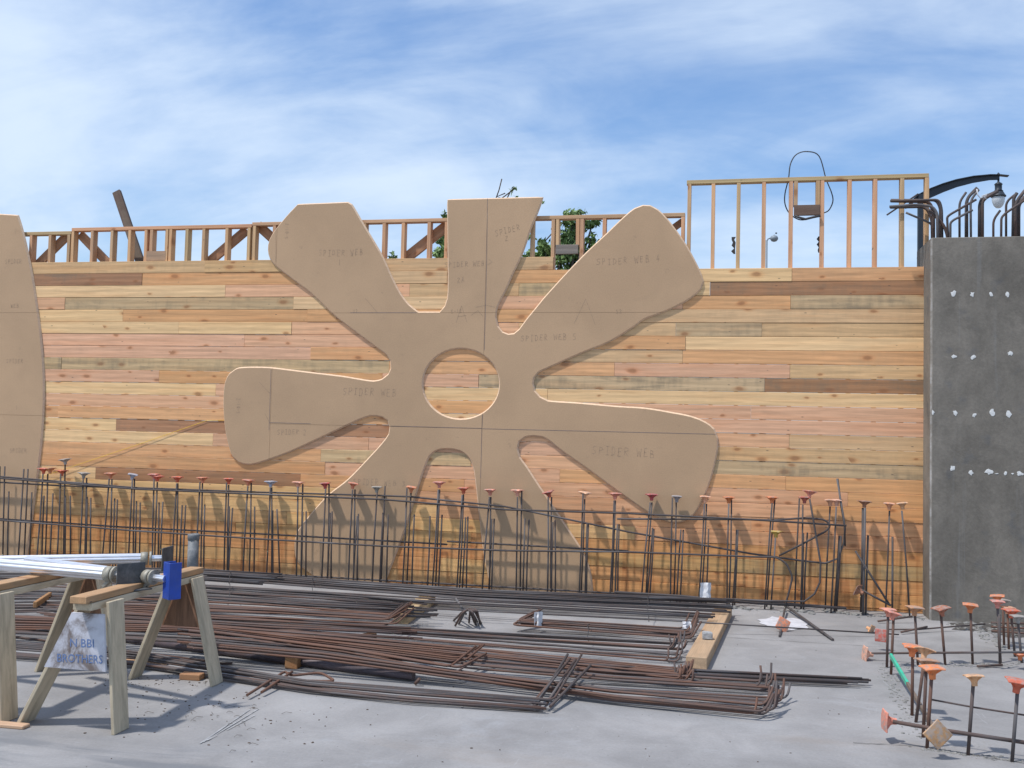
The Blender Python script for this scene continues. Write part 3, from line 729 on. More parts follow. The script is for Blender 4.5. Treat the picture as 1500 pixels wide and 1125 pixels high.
for st in ([(841, 474), (858, 438), (872, 476)], [(668, 473), (676, 448), (684, 472)], [(671, 464), (683, 462)], [(697, 450), (712, 447), (725, 450)], [(535, 437), (553, 458)], [(404, 334), (404, 383)], [(380, 560), (396, 577)], [(388, 606), (396, 621)], [(716, 380), (721, 384), (714, 388)], [(690, 462), (700, 455), (708, 464)]):
    pencil_stroke(st, flower)
# dark blue chalk lines struck along the joints
for st in ([(714, 291), (713, 380), (711, 457)], [(711, 457), (710, 490), (709.5, 513)], [(397, 541), (394, 630)], [(513, 458), (610, 458)], [(395, 619), (455, 620.5)], [(572, 624), (706, 627.5)], [(707, 607), (706, 628)], [(707, 628), (880, 632), (1049, 636)], [(706, 628), (704, 700)]):
    pencil_stroke(st, flower, .0042, SEAM, YF-FT-.0012, 'chalk_line')
for (t, x, y) in (('SPIDER', 20, 383), ('WEB', 22, 448), ('SPIDER', 22, 529), ('1', 25, 596), ('SPIDER', 27, 660)):
    writing_hand(t, x, y, .065, disc, 1)

# ------------------------------------------------------------------ concrete wall on the right
CY = WY-.34; x0 = onY(1363, 600, CY).x; ztop = onY(1400, 347.5, CY).z
cw = empty('concrete_wall', (x0, CY, 0)); tag(cw, 'dark grey cast concrete wall with white patched tie holes and bent bars on top', 'concrete wall')
bm = box_data(3, .35, ztop/2, 6.0, .70, ztop)
ed = [e for e in bm.edges if abs(e.verts[0].co.z-e.verts[1].co.z) > 1 and e.verts[0].co.x < 1 and e.verts[0].co.y < .1]
bmesh.ops.bevel(bm, geom=ed, offset=.018, segments=1, affect='EDGES')
ed = [e for e in bm.edges if e.verts[0].co.z > ztop-.01 and e.verts[1].co.z > ztop-.01]; bmesh.ops.bevel(bm, geom=ed, offset=.006, segments=1, affect='EDGES')
bm_obj('wall_body', bm, WCONC, cw)
def patch(px, py, w, h):
    P = onY(px, py, CY); n = random.randint(9, 13); V = [Vector((0, -.004, 0))]; 
    for i in range(n):
        a = 2*PI*i/n; r = random.uniform(.55, 1.25); V.append(Vector((math.cos(a)*w*r, -.0025, math.sin(a)*h*r)))
    for i in range(n): V.append(V[1+i]*1.05 + Vector((0, .004, 0)))
    Fc = [(0, 1+(i+1) % n, 1+i) for i in range(n)] + [(1+i, 1+(i+1) % n, 1+n+(i+1) % n, 1+n+i) for i in range(n)]
    o = link('grout_patch', mesh(V, Fc), GROUT, cw); o.location = P - cw.location
for (x, y, w, h) in ((1397, 430, 4, 4.5), (1424, 431, 3.2, 4.5), (1452, 431, 2.6, 4.5), (1476, 431, 2.8, 4.5), (1397, 522, 4.2, 3), (1426, 523, 3.8, 4.5), (1480, 518, 4.2, 3.2), (1366.5, 604, 2.6, 5), (1399, 605, 3.4, 4.5), (1427, 608, 3.2, 4.5), (1453.5, 604, 4, 5.5), (1478, 607, 4.3, 5.5),
    (1395, 686, 4.2, 4.5), (1422, 693, 4, 4), (1449, 691, 6, 4.5), (1473, 693, 2.8, 3.2), (1494, 694, 6, 4.5), (1483, 694, 2, 1.5), (1460, 694, 2.5, 1.2)):
    patch(x, y, w*.0058, h*.0058)
DR = .0112
def topbar(pts, r=DR, Y=CY+.2, n=1):
    P = [onY(x, y, Y + (dy if len(q) > 2 else 0)) for q in pts for (x, y, dy) in [(q[0], q[1], q[2] if len(q) > 2 else 0)]]
    P[0].z = ztop-.15
    return tube('bent_bar', fillet(P, .14, 6), r, REBAR, cw, 8, rc(.45))
B = lambda L, s=9.375, ox=1350, oy=240: [(ox+a/s, oy+b/s) for a, b in L]
topbar(B([(522, 1030), (520, 525), (612, 390)])); topbar(B([(605, 1030), (608, 480), (758, 325)]), Y=CY+.3); topbar(B([(628, 1030), (625, 470), (775, 340)]), Y=CY+.25)
topbar(B([(680, 1030), (672, 500), (785, 355)]), Y=CY+.12); topbar(B([(375, 1030), (350, 730), (400, 690), (750, 490)]), Y=CY+.12); topbar(B([(395, 1030), (395, 810), (440, 770), (700, 635)]), Y=CY+.08)
topbar(B([(790, 1030), (795, 560), (830, 470), (1040, 375)]), .015, CY+.3); topbar(B([(835, 1030), (835, 520), (880, 470), (1050, 375)]), .015, CY+.15)
topbar(B([(985, 1030), (985, 770), (1080, 640)]), Y=CY+.35); topbar(B([(1090, 1030), (1095, 740), (1150, 680), (1430, 490)]), Y=CY+.12); topbar(B([(1160, 1030), (1160, 520), (1300, 410)]), Y=CY+.3)
topbar(B([(1250, 1030), (1265, 470), (1310, 400)]), .016, CY+.25); topbar(B([(1290, 1030), (1290, 530), (1420, 365)]), .016, CY+.18); topbar(B([(1330, 1030), (1330, 560), (1420, 450)]), .018, CY+.3)
for i, px in enumerate((1512, 1530, 1548, 1566)): topbar([(px, 352), (px, 300+i % 2*10), (px+22, 276)], Y=CY+.1*(1+i % 3))
topbar(B([(285, 1030), (275, 620), (240, 495), (0, 500), (-430, 510)]), .0135, CY+.2); topbar(B([(225, 1030), (215, 680), (150, 585), (-60, 560), (-440, 590)]), .0135, CY+.12)
topbar(B([(258, 1030), (255, 600), (200, 500), (-420, 497)]), .013, CY+.4); topbar(B([(165, 1030), (160, 640), (100, 520), (-420, 508)]), .017, CY+.25)
topbar(B([(150, 1030), (140, 760), (60, 590), (-430, 600)]), .013, CY+.35); topbar(B([(370, 1030), (350, 870), (60, 600)]), .015, CY+.16); topbar(B([(180, 1030), (150, 830), (20, 770), (-215, 670)]), .011, CY+.32)
tube('bent_bar', [onY(1299, 315, CY+.4), onY(1345, 284, CY+.4)], .008, REBAR, cw, 6, rc(.6))
o = tube('tie_wire_knot', [onY(x, y, CY+.05) for x, y in ((1431, 277), (1432, 285), (1436, 290), (1444, 287), (1447, 284), (1438, 287), (1445, 291))], .006, WHITE, cw, 5)

# ------------------------------------------------------------------ wall rebar cage
cage = empty('rebar_cage', (-3, WY-.18, 0)); tag(cage, 'double curtain of upright steel bars standing before the plank wall', 'rebar cage')
YR, YFr = WY-.11, WY-.27
tall = [(-40,683,-44),(-22,684,-28),(0,683,-3),(7,683,4),(35,687,26),(41,687,35),(63,694,53),(70,694,66),(89,694,83),(95.5,676,93),(122,699,116),(127,700,124),(160,701,148),(164,702,160),(194,701,187),(197,701,195),(225.7,702,223),(230.5,706,226),(259,708,251),(260.5,708,258),(293,706,287),(296.5,708,294),(332,707,328),(335,710,333),(363,712,355.5),(368,707,365),(396,714,390),(398,714,398),
 (436.4,713,434),(443.6,709,441),(477,716,471),(482,709,480),(516.5,717,510),(520,717,518),(552.5,721,545),(564,712,558),(596,715,589.5),(602,722,596),(642,717,633),(644,717,638),(677,725,669),(679,724,673),(717,728,706),(719,728,717),(758,728,756),(764.4,719.5,762),(803,728,802),(808,728,807),(854,723,848),(856.5,731,851),(899.6,733,893),(901.5,733,896),(952.5,736,939),(955,736,946),(985,729,982),(990.5,736,987),(1032,738,1023),(1035,738,1027),(1067.6,738,1065),(1071.6,730,1068),(1131,737,1120),(1135,732,1123),
 (1136,788,1129),(1171,730,1164),(1176,739,1173),(1216,742,1208.7),(1225,742,1217),(1264,744,1261),(1267,744,1264),(1303,748,1297),(1321,748,1333)]
short = [(-10,720,-12),(13,720,11),(46.6,721,43),(64.4,726,61),(77.7,722.6,72.5),(96,726,95),(103,726,103),(127.6,728,126),(133,729,133),(168,730,165),(172,731.6,169),(200,734,197),(205.4,736,204),(233,736,231),(238.7,735,234),(267,740,262),(272,740,268),(300,739,298.5),(336,741.6,333),(340.7,743.8,334),(373,742,372),(399.5,747.5,400),(405.7,745.8,410),(443.5,750,441),(448.5,749,448),(484,751,479),(486.6,749,485),(523.5,756,517),(525,752.5,523),(561,751,556),(568.8,753.6,566),(607,753.6,603),(630,756,626),(647.6,754,642),(682,757.6,677),(685.4,756.7,683),(720.4,760,716),(724,759.7,720),(769,759.6,766),(775,761,771),(810,765,808),(813,762,813.5),(860,766.7,857),(862,767,859),(904.4,767.5,901),(907,768,905),(956,773,947),(958,775,951),(997.4,775.6,991),(1001,776,996),(1038,774.7,1034),(1079,776,1073),(1081,776,1076),(1182.7,780,1177),(1176.8,781,1174),(1229.5,785,1222),(1232,785,1225),(1271.6,784,1268),(1307.4,786,1307)]
def standing(x, y, xb_, Y, r):
    T = onY(x, y, Y); B_ = onY(xb_, 880, Y); B_.z = 0
    Bx = xAt(xb_, .0, Y)
    mid = Vector((Bx*.5+T.x*.5+random.uniform(-.006, .006), Y, T.z*.5))
    return tube('vertical_bar', [Vector((Bx, Y, -.02)), mid, T], r, REBAR, cage, 6, rc(.30))
for i, (x, y, xb_) in enumerate(tall):
    standing(x, y, xb_, YFr if i % 2 == 0 else YR, .0085 if x < 1255 or x > 1280 else .012)
for i, (x, y, xb_) in enumerate(short):
    standing(x, y, xb_, (YR-.03) if i % 2 == 0 else (YFr+.03), .0085 if x < 1200 else .0105)
def hbar(pts, Y, r=.0095, name='horizontal_bar', fil=.0):
    P = [onY(x, y, Y) for x, y in pts]
    if fil: P = fillet(P, fil, 6)
    return tube(name, P, r, REBAR, cage, 6, rc(.30))
YH1, YH2 = YFr-.02, YR-.02
hbar([(-80, 697), (0, 700.5), (200, 716.5), (380, 724), (560, 731.5), (740, 746.5), (920, 752), (1100, 761), (1240, 770)], YH1)
hbar([(-80, 692), (0, 698), (200, 714.5), (380, 721), (560, 726), (600, 727.5), (740, 742), (790, 752), (920, 779), (1100, 811), (1137, 816), (1180, 822), (1209, 825), (1228, 818), (1236, 795), (1238, 775), (1232, 740), (1227, 701)], YH2)
hbar([(-80, 705), (0, 706.5), (90, 711.5), (200, 715)], YR+.015)
hbar([(904, 760), (1100, 761), (1133, 762), (1180, 758.5), (1208, 761), (1217, 770), (1210, 778), (1175, 797), (1141, 814)], YFr+.02, fil=.05)
hbar([(-80, 756), (0, 762), (200, 777.7), (380, 789.5), (560, 800), (740, 806.5), (920, 808.5), (1100, 815.5), (1137, 816), (1152, 825), (1161, 845), (1157, 862), (1150, 888), (1145, 930)], YH1, fil=.04)
hbar([(-80, 757), (0, 760), (180, 772), (380, 782), (560, 792), (655, 797.5)], YH2); hbar([(655, 793), (740, 797.5), (920, 807)], YR+.012)
hbar([(700, 805), (758, 807)], YR-.05); hbar([(300, 834), (413, 842), (560, 850), (740, 860), (920, 870), (1100, 880), (1238, 890)], YH2)
hbar([(900, 867), (1000, 873), (1100, 883), (1240, 891)], YH1, .011)
hbar([(1186, 731), (1192, 765), (1202, 825), (1201, 853), (1193, 870), (1178, 881), (1120, 880), (1060, 877)], YFr-.045, .010)
hbar([(1253, 807), (1303, 886)], YFr-.05, .010); hbar([(1262, 864), (1305, 887)], YFr-.07, .010); hbar([(1226, 701), (1237, 765), (1238, 800)], YR-.05, .009)
# loose bars leaning out at the right end
P = [onY(1152, 888, YFr), onZ(1220, 937, .012)]; tag(tube('rebar', P, .012, REBAR, None, 7, rc(.25)), 'single bar leaning from the cage down to the bare floor right of the orange cone', 'rebar')

# ------------------------------------------------------------------ rebar caps
def cap_mesh():
    bm = bmesh.new()
    r = bmesh.ops.create_cube(bm, size=1)
    for v in r['verts']: v.co = Vector((v.co.x*.104, v.co.y*.104, v.co.z*.009+.002))
    bmesh.ops.bevel(bm, geom=bm.edges[:], offset=.003, segments=1, affect='EDGES')
    bmesh.ops.subdivide_edges(bm, edges=[e for e in bm.edges if e.calc_length() > .05], cuts=3, use_grid_fill=True)
    for v in bm.verts:
        q = (abs(v.co.x)**2.5+abs(v.co.y)**2.5)/(.05**2.5)
        v.co.z -= .0035*q
    prof = [(.0165, -.062), (.0175, -.042), (.022, -.030), (.031, -.017), (.041, -.006), (.046, .0)]
    S = 16; rings = []
    for (rr, z) in prof: rings.append([bm.verts.new((rr*math.cos(2*PI*k/S), rr*math.sin(2*PI*k/S), z)) for k in range(S)])
    for a, b in zip(rings[:-1], rings[1:]):
        for k in range(S): bm.faces.new((a[k], a[(k+1) % S], b[(k+1) % S], b[k]))
    bm.faces.new(rings[0][::-1])
    for k in range(4):             # webs under the plate
        a = PI/4+k*PI/2; c, s = math.cos(a), math.sin(a); n = Vector((-s, c, 0))*.0016
        A = [Vector((c*.02, s*.02, -.034)), Vector((c*.062, s*.062, -.004)), Vector((c*.02, s*.02, -.004))]
        f = [bm.verts.new(p+n) for p in A]; g2 = [bm.verts.new(p-n) for p in A]; bm.faces.new(f); bm.faces.new(g2[::-1])
        for i in range(3): bm.faces.new((f[i], g2[i], g2[(i+1) % 3], f[(i+1) % 3]))
    me = bpy.data.meshes.new('cap'); bm.to_mesh(me); bm.free(); me.materials.append(CAP)
    return me
CAPM = cap_mesh()
CC = {'orange': (.72, .22, .075), 'red orange': (.64, .125, .065), 'salmon': (.70, .25, .13), 'pink': (.72, .27, .20), 'crimson': (.48, .075, .085), 'grey': (.36, .32, .29), 'blue grey': (.40, .45, .50), 'tan': (.68, .36, .19), 'brown': (.34, .14, .085), 'yellow': (.62, .42, .10), 'peach': (.80, .40, .26), 'dull red': (.47, .11, .08), 'rusty tan': (.50, .26, .13)}
def cap_at(P, colour, label, tilt=(0, 0), rz=None, s=1.0, group=None, M3=None):
    o = link('rebar_cap', CAPM, None, None, (*[c*random.uniform(.88, 1.06) for c in CC[colour]], 1))
    o.location = P; o.rotation_euler = (math.radians(tilt[0]), math.radians(tilt[1]), random.uniform(-.6, .6) if rz is None else rz)
    if M3 is not None: o.rotation_euler = M3
    o.scale = (s, s, s); tag(o, label, 'rebar cap', group); return o
# px, py of the plate, colour, tilt
wc = [(64,686,'red orange',(0,0)),(73,686,'salmon',(0,-8)),(91,689,'red orange',(0,0)),(95,672.5,'grey',(6,-6)),(123,692.5,'grey',(0,4)),(162,693,'salmon',(0,0)),(195,694.5,'blue grey',(4,10)),(226,694.5,'pink',(0,0)),(231,697,'red orange',(0,5)),(260,698.5,'red orange',(0,0)),(297,699.5,'salmon',(0,-2)),(335,701,'red orange',(0,0)),(364,703,'salmon',(0,4)),
 (396.8,705,'blue grey',(0,0)),(437,706,'peach',(0,3)),(476,707.5,'crimson',(0,-4)),(517.5,707.5,'salmon',(4,8)),(552,713,'grey',(0,0)),(603,713,'salmon',(3,8)),(643.5,706,'pink',(0,0)),(679,714.5,'red orange',(0,-2)),(718,717,'pink',(0,0)),(758,717.7,'peach',(0,0)),(803,720,'dull red',(8,-14)),(857,721,'peach',(0,10)),(901,722.5,'pink',(0,0)),(954.6,724,'crimson',(0,0)),(991.6,726.5,'grey',(0,2)),(1033,727,'peach',(0,2)),(1067.6,728,'orange',(0,0)),
 (1131,728,'orange',(0,0)),(1136.7,778,'yellow',(0,0)),(1178.5,728,'dull red',(0,0)),(1186.5,719.5,'pink',(0,10)),(1216,732,'tan',(0,0)),(1225.5,732,'peach',(0,0)),(1266.5,734,'brown',(0,4)),(1303,737,'tan',(0,3)),(1321,736.5,'tan',(0,-8))]
def side(px):
    return ('in front of the curved form' if px < 60 else 'before bare planks left of the flower' if px < 430 else 'before the lower left petal' if px < 600 else 'before the arch between the bottom petals' if px < 700 else 'before the bottom right petal' if px < 800
            else 'before planks right of the bottom petal' if px < 940 else 'below the right petal tip' if px < 1045 else 'near the hairpin bars' if px < 1250 else 'beside the concrete wall')
for i, (x, y, c, t) in enumerate(wc):
    P = onY(x, y, YR-.005 if i % 3 else YR-.02)
    cap_at(P, c, f'{c} cap, {ordn(i)} from left on wall cage, {side(x)}', t, s=1.02, group='caps on the wall cage bars')
cap_at(onY(1256, 864, YFr-.07), 'brown', 'dark brown rebar cap turned sideways low on the wall cage near the concrete wall', (0, 0), M3=Vector((.8, -.5, -.45)).to_track_quat('-Z', 'Y').to_euler(), group='caps on the wall cage bars')

# ------------------------------------------------------------------ dowels in the foreground slab
dow = empty('dowel_cage', (1.4, 6.8, 0)); tag(dow, 'two rows of short starter bars with cross bars rising from the slab at lower right', 'dowel cage')
fg = [ # cap px, foot px, colour, label, tilt
 (1301,892,1299,978,'pink','flat pink rebar cap on the back left corner dowel, nearer the timber wall',(0,0)),
 (1309,897,1305,988,'pink','pink rebar cap with a drooping right edge beside the flat pink cap',(0,14)),
 (1340,889,1345,975,'rusty tan','brown dome-shaped rebar cap on the second dowel of the back row',(0,3)),
 (1378,890,1385,974,'brown','dusty brown rebar cap tilted left before the concrete wall edge',(0,-12)),
 (1421.5,885,1425,973,'orange','orange rebar cap with a dark spot on its top before the concrete wall',(0,3)),
 (1461,880,1466,971,'pink','pale pinkish rebar cap at the left of the crowded right cluster',(0,0)),
 (1461,872,1464,950,'orange','yellow-orange rebar cap at the back of the right cluster',(0,-4)),
 (1469,878,1471,945,'grey','dusty grey-pink rebar cap behind the pale cap in the right cluster',(0,6)),
 (1476,889,1478,951,'tan','tan-topped orange rebar cap in the middle of the right cluster',(0,2)),
 (1481,893,1487,962,'red orange','bright red-orange rebar cap in the right cluster',(0,0)),
 (1491,902,1497,971,'grey','grey-topped rusty rebar cap nearest in the right cluster',(0,0)),
 (1337,946,1336,1048,'orange','orange rebar cap with dusty grey top, leftmost of the front cluster',(0,4)),
 (1355,951,1341,1058,'tan','tan rebar cap tilted down to the right behind the front cluster',(-14,18)),
 (1357,966,1352,1080,'rusty tan','pale tan square rebar cap just behind the bright orange one',(-6,3)),
 (1365,977,1357.6,1096,'orange','bright orange rebar cap nearest in the front cluster',(0,-3)),
 (1426,989,1417.6,1106,'tan','tan rebar cap alone on the middle front dowel',(-8,-5)),
 (1491,997,1482,1116,'red orange','red-orange rebar cap with grey top at the right frame edge',(2,8))]
DOWF = []
for i, (x, y, fx, fy, c, lab, t) in enumerate(fg):
    Fp = onZ(fx, fy); 
    P = onY(x, y, Fp.y); tube('dowel', [Vector((Fp.x, Fp.y, -.02)), P-Vector((0, 0, .03))], .0095, REBAR, dow, 8, rc(.62))
    cap_at(P, c, lab, t, rz=random.uniform(-.35, .35)+(.2 if i % 2 else 0), s=(.9 if c in ('tan', 'grey', 'pink') else 1.05), group='caps on the slab dowels'); DOWF.append(Fp)
Fp = onZ(1464, 972); 
def cross(pts, r=.0085, rust=.6): return tube('cross_bar', pts, r, REBAR, dow, 8, rc(rust))
Yb = DOWF[3].y-.02; cross([onY(1276, 957, Yb), onY(1400, 956, Yb), onY(1520, 955, Yb)])
Yf = DOWF[15].y-.02; cross([onY(1308, 1057, Yf+.1), onY(1365, 1067, Yf+.03), onY(1424, 1076, Yf), onY(1530, 1092, Yf-.02)], .011)
cross([onY(1360, 1024, DOWF[14].y+.03), onY(1426, 1036, DOWF[15].y+.02), onY(1530, 1052, DOWF[16].y+.02)], .005)
cross([onZ(1300, 922, .02), onZ(1345, 922, .03), onZ(1443, 914, .05)], .007); cross([onZ(1320, 926, .02), onZ(1358, 918, .05)], .009); cross([onZ(1286, 910, .02), onZ(1336, 903, .06)], .009); cross([onZ(1432, 976, .015), onZ(1468, 974, .015)], .009)
cross([onY(1464, 900, Yb), onY(1464.5, 972, Yb)], .009)
for k in range(3): cross([onZ(1452, 912+k*6, .03), onZ(1530, 914+k*8, .03)], .009)
def q_of(d): return Vector(d).to_track_quat('Z', 'Y').to_euler()
cap_at(onY(1266, 957, Yb), 'peach', 'peach rebar cap facing left on the end of the back cross bar', M3=q_of((-1, -.15, .12)), s=1.05, group='caps on the slab dowels')
cap_at(onY(1295, 1055, Yf+.13), 'pink', 'pink rebar cap facing left on the end of the front cross bar', M3=q_of((-1, -.1, .05)), s=1.05, group='caps on the slab dowels')
cap_at(onZ(1291, 931, .12), 'dull red', 'deep red square rebar cap facing the camera at the top of the green stick', M3=q_of((-.35, -1, .1)), s=.95, group='caps on the slab dowels')
cap_at(onY(1374, 1076, Yf-.12), 'rusty tan', 'dusty tan rebar cap turned face-on like a diamond in front of the front cluster', M3=(PI/2-.1, PI/4, .1), s=1.08, group='caps on the slab dowels')
cap_at(onZ(1494, 957, .12), 'orange', 'small orange rebar cap low at the right frame edge beside a dowel', s=.8, group='caps on the slab dowels')
# green painted stick
gs = empty('painted_stick', onZ(1365, 1062)); tag(gs, 'thin wooden stick with green painted upper half leaning among the corner dowels', 'stick')
A, Bq = onZ(1305, 960, .14), onZ(1366, 1064, .015); mid = A.lerp(Bq, .45)
for nm, a, b, mm_, w, cc in (('painted_half', A, mid, GREEN, .03, None), ('bare_half', mid, Bq, WOOD, .028, (.16, .12, .10, .6))): frame_box(nm, a, b, w, .018, (0, 0, 1), mm_, gs, cc)

# ------------------------------------------------------------------ rebar laid on the floor
def bundle(label, group, far, near, n, r=.0085, rust=.55, hook=None, lhook=None, lay=.02, ej=.05, cross_=.5, hp=1.0):
    for i in range(n):
        t0 = min(1, max(0, (i+.5)/n + random.uniform(-.5, .5)/n*1.4)); t1 = t0 + random.uniform(-1, 1)*cross_*.5; t1 = min(1, max(0, t1))
        m_ = len(far); P = []
        zl = random.uniform(0, lay*2.1); rr_ = r*.86
        for j in range(m_):
            s = j/(m_-1); t = t0*(1-s)+t1*s
            a, b = onZ(*far[j]), onZ(*near[j]); p = a.lerp(b, t); p.z += r*.4+zl
            if 0 < j < m_-1: p.y += random.uniform(-.022, .022)
            P.append(p)
        d = (P[-1]-P[-2]).normalized(); P[-1] = P[-1] + d*random.uniform(-ej, ej)
        d = (P[0]-P[1]).normalized(); P[0] = P[0] + d*random.uniform(-ej, ej)
        if hook and random.random() < hp:
            h = Vector(hook)*random.uniform(.8, 1.15) + Vector((random.uniform(-.03, .03), random.uniform(-.03, .03), random.uniform(-.01, .02))); P.append(P[-1]+h)
        if lhook:
            h = Vector(lhook)*random.uniform(.8, 1.2); P.insert(0, P[0]+h)
        for p in P: p.z = max(p.z, r*1.02)
        Q = []
        Q = fillet(P, .045, 4)
        o = tube('rebar', Q, rr_*random.uniform(.88, 1.1), REBAR, None, 6, rc(rust)); tag(o, label, 'rebar', group)
Z1 = .10
bundle('straight steel bar in the long dark bundle nearest the wall cage', 'bars in the long bundle along the cage', [(300, 840, .125), (700, 868, .125), (1072, 881, .125)], [(300, 850, .095), (700, 881, .095), (1064, 899, .095)], 18, .0095, .18, ej=.05, cross_=.3, lay=.015)
bundle('straight steel bar in the tied bundle with stepped ends behind the blue channel', 'bars with stepped ends', [(-80, 833, .17), (270, 835.5, .17), (412, 844, .17)], [(-80, 848, .13), (255, 852, .13), (372, 861, .13)], 16, .0095, .3, ej=.07, cross_=.2)
bundle('long thin bar lying from the pile past the timber', 'long bars crossing the timber', [(280, 862, .1), (620, 883, .1), (1042, 906, .1)], [(280, 866, .1), (620, 888, .1), (1030, 910, .1)], 4, .009, .5, ej=.08, cross_=.2)
bundle('single long bar reaching across the floor to the right dowels', 'long single bar', [(330, 874, .1), (640, 892, .1), (1000, 911, .1), (1318, 929, .02)], [(330, 874, .1), (640, 892, .1), (1000, 911, .1), (1316, 930, .02)], 1, .008, .5, ej=.01, lay=0)
bundle('straight bar in the wide dense pile behind the sawhorses', 'bars in the wide dense pile', [(-90, 850, .09), (270, 865, .09), (470, 877, .09), (600, 890, .09)], [(-90, 905, .08), (270, 895, .08), (470, 905, .08), (600, 905, .08)], 30, .0085, .45, ej=.25, cross_=.7, lay=.03)
bundle('rusty bar with upturned end in the pile by the short timber', 'rusty hooked bars by the short timber', [(150, 880, .1), (400, 890, .1), (578, 903, .1)], [(150, 900, .1), (400, 908, .1), (572, 917, .1)], 11, .009, .72, hook=(.06, .30, .06), ej=.05)
bundle('rust brown bar in the short flat stack by the small block', 'rust brown flat stack', [(140, 903, .09), (400, 916, .09), (610, 927, .09)], [(140, 912, .07), (400, 930, .07), (603, 938, .07)], 8, .0095, .72, ej=.08, cross_=.4)
bundle('bar with short hook in the thin spread leading to the grey block', 'bars leading to the grey block', [(60, 885, .08), (600, 925, .06), (998, 946, .05)], [(60, 905, .08), (600, 941, .05), (990, 974, .02)], 15, .0085, .6, hook=(.0, .03, .08), ej=.06, cross_=.4)
bundle('bent bar of the tied stirrup bundle beside the white tag', 'bent bars in the stirrup bundle', [(765, 910, .07), (880, 917, .06), (1005, 925, .05)], [(752, 921, .03), (880, 931, .02), (1012, 942, .02)], 10, .0095, .7, hook=(.05, .22, .10), lhook=(.12, .18, .05), ej=.03, cross_=.2)
bundle('rusty bar sweeping through the middle of the near pile', 'bars sweeping through the near pile', [(-80, 902, .1), (270, 918, .1), (470, 934, .08), (700, 956, .05), (1000, 985, .04)], [(-80, 925, .1), (270, 930, .1), (470, 947, .1), (700, 970, .05), (1003, 1004, .02)], 18, .0088, .7, ej=.06, hook=(.01, .02, .06), cross_=.5)
bundle('long straight bar running out to the right beyond the timber', 'bars running out to the right', [(700, 958, .07), (840, 974, .05), (1255, 996, .03)], [(700, 968, .06), (840, 984, .04), (1262, 1005, .02)], 7, .0095, .55, ej=.10, cross_=.2)
bundle('thin bar ending in a small hook at the right of the near pile', 'small hooked bars upper row', [(270, 930, .1), (470, 950, .08), (700, 975, .05), (900, 992, .03), (1132, 1007, .02)], [(270, 940, .1), (470, 957, .08), (700, 986, .05), (900, 1003, .03), (1122, 1018, .02)], 9, .0085, .6, hook=(.01, .05, .085), ej=.06)
bundle('thin bar ending in a big hook at the right of the near pile', 'hooked bars lower row', [(270, 940, .1), (470, 958, .09), (700, 990, .05), (900, 1012, .03), (1140, 1026, .02)], [(270, 952, .1), (470, 970, .1), (700, 1003, .04), (900, 1030, .02), (1115, 1054, .02)], 15, .0088, .62, hook=(.03, .09, .08), ej=.06)
bundle('bar with raised rusty hook in the middle of the near pile', 'raised rusty hooks', [(300, 925, .12), (500, 950, .12), (676, 972, .09)], [(300, 932, .12), (500, 957, .12), (664, 986, .07)], 6, .0095, .75, hook=(.09, .30, .05), ej=.05)
bundle('long dark bar of the front bundle bent back at its end', 'bars of the front bent bundle', [(-80, 938, .05), (200, 962, .04), (330, 985, .04), (450, 1003, .03), (600, 1016, .03), (800, 1032, .03)], [(-80, 958, .02), (200, 975, .02), (330, 994, .02), (450, 1012, .02), (600, 1027, .02), (788, 1040, .02)], 11, .0095, .45, hook=(.10, .62, .14), ej=.05, cross_=.4, lay=.015, hp=.5)
bundle('flat ended rusty bar in the dark strip seen left of the near pile', 'bars lower left strip', [(-80, 918, .08), (270, 936, .08), (500, 958, .08)], [(-80, 930, .06), (270, 950, .07), (500, 968, .07)], 8, .009, .6, ej=.15)
# steel tube lying among the bars
o = tube('steel_pipe', [onZ(150, 930, .035), onZ(430, 967, .035), onZ(606, 990, .035)], .028, PIPE, None, 12); tag(o, 'thick purple-grey steel pipe lying in front of the pile', 'pipe')
# upright sprout of bent bars
for k in range(12):
    bx = 690+random.uniform(-8, 6); ex = random.choice((655, 661, 667, 673, 690, 697, 702, 706))+random.uniform(-3, 3)
    P = [onZ(bx, 892, .16), onZ((bx+ex)/2, 895+random.uniform(-2, 2), .15), onZ(ex, 912+random.uniform(-5, 5), .01)]
    tag(tube('rebar', fillet(P, .05), .009, REBAR, None, 6, rc(.55)), 'short bent bar in the tangled cluster near the middle of the floor', 'rebar', 'short bent bars in a tangled cluster')
tag(tube('rebar', [onZ(683, 900, .05), onZ(688, 872, .12)+Vector((0, -.5, .05))], .010, REBAR, None, 7, rc(.1)), 'pale straight bar poking up from the tangled cluster of short bars', 'rebar')
# loose stirrups at the front
P = fillet([onZ(362, 1018, .03), onZ(418, 983, .05), onZ(425, 990, .04), onZ(470, 985, .05), onZ(492, 998, .03), onZ(440, 997, .03)], .05); tag(tube('rebar', P, .0088, REBAR, None, 7, rc(.8)), 'rusty open stirrup lying left in front of the bent bundle', 'rebar')
P = [onZ(383, 1014, .03), onZ(428, 984, .06)]; tag(tube('rebar', P, .0088, REBAR, None, 7, rc(.8)), 'short rusty bar beside the open stirrup in front of the pile', 'rebar')
P = fillet([onZ(716, 967, .03), onZ(724, 959, .09), onZ(765, 961, .09), onZ(768, 972, .03)], .06); tag(tube('rebar', P, .0088, REBAR, None, 7, rc(.6)), 'low staple shaped bar lying on the middle of the near pile', 'rebar')
P = [onZ(608, 1002, .012), onZ(615, 994, .05)]; tag(tube('rebar', P, .011, REBAR, None, 7, rc(.8)), 'rusty bar stub beside the end of the grey pipe', 'rebar')
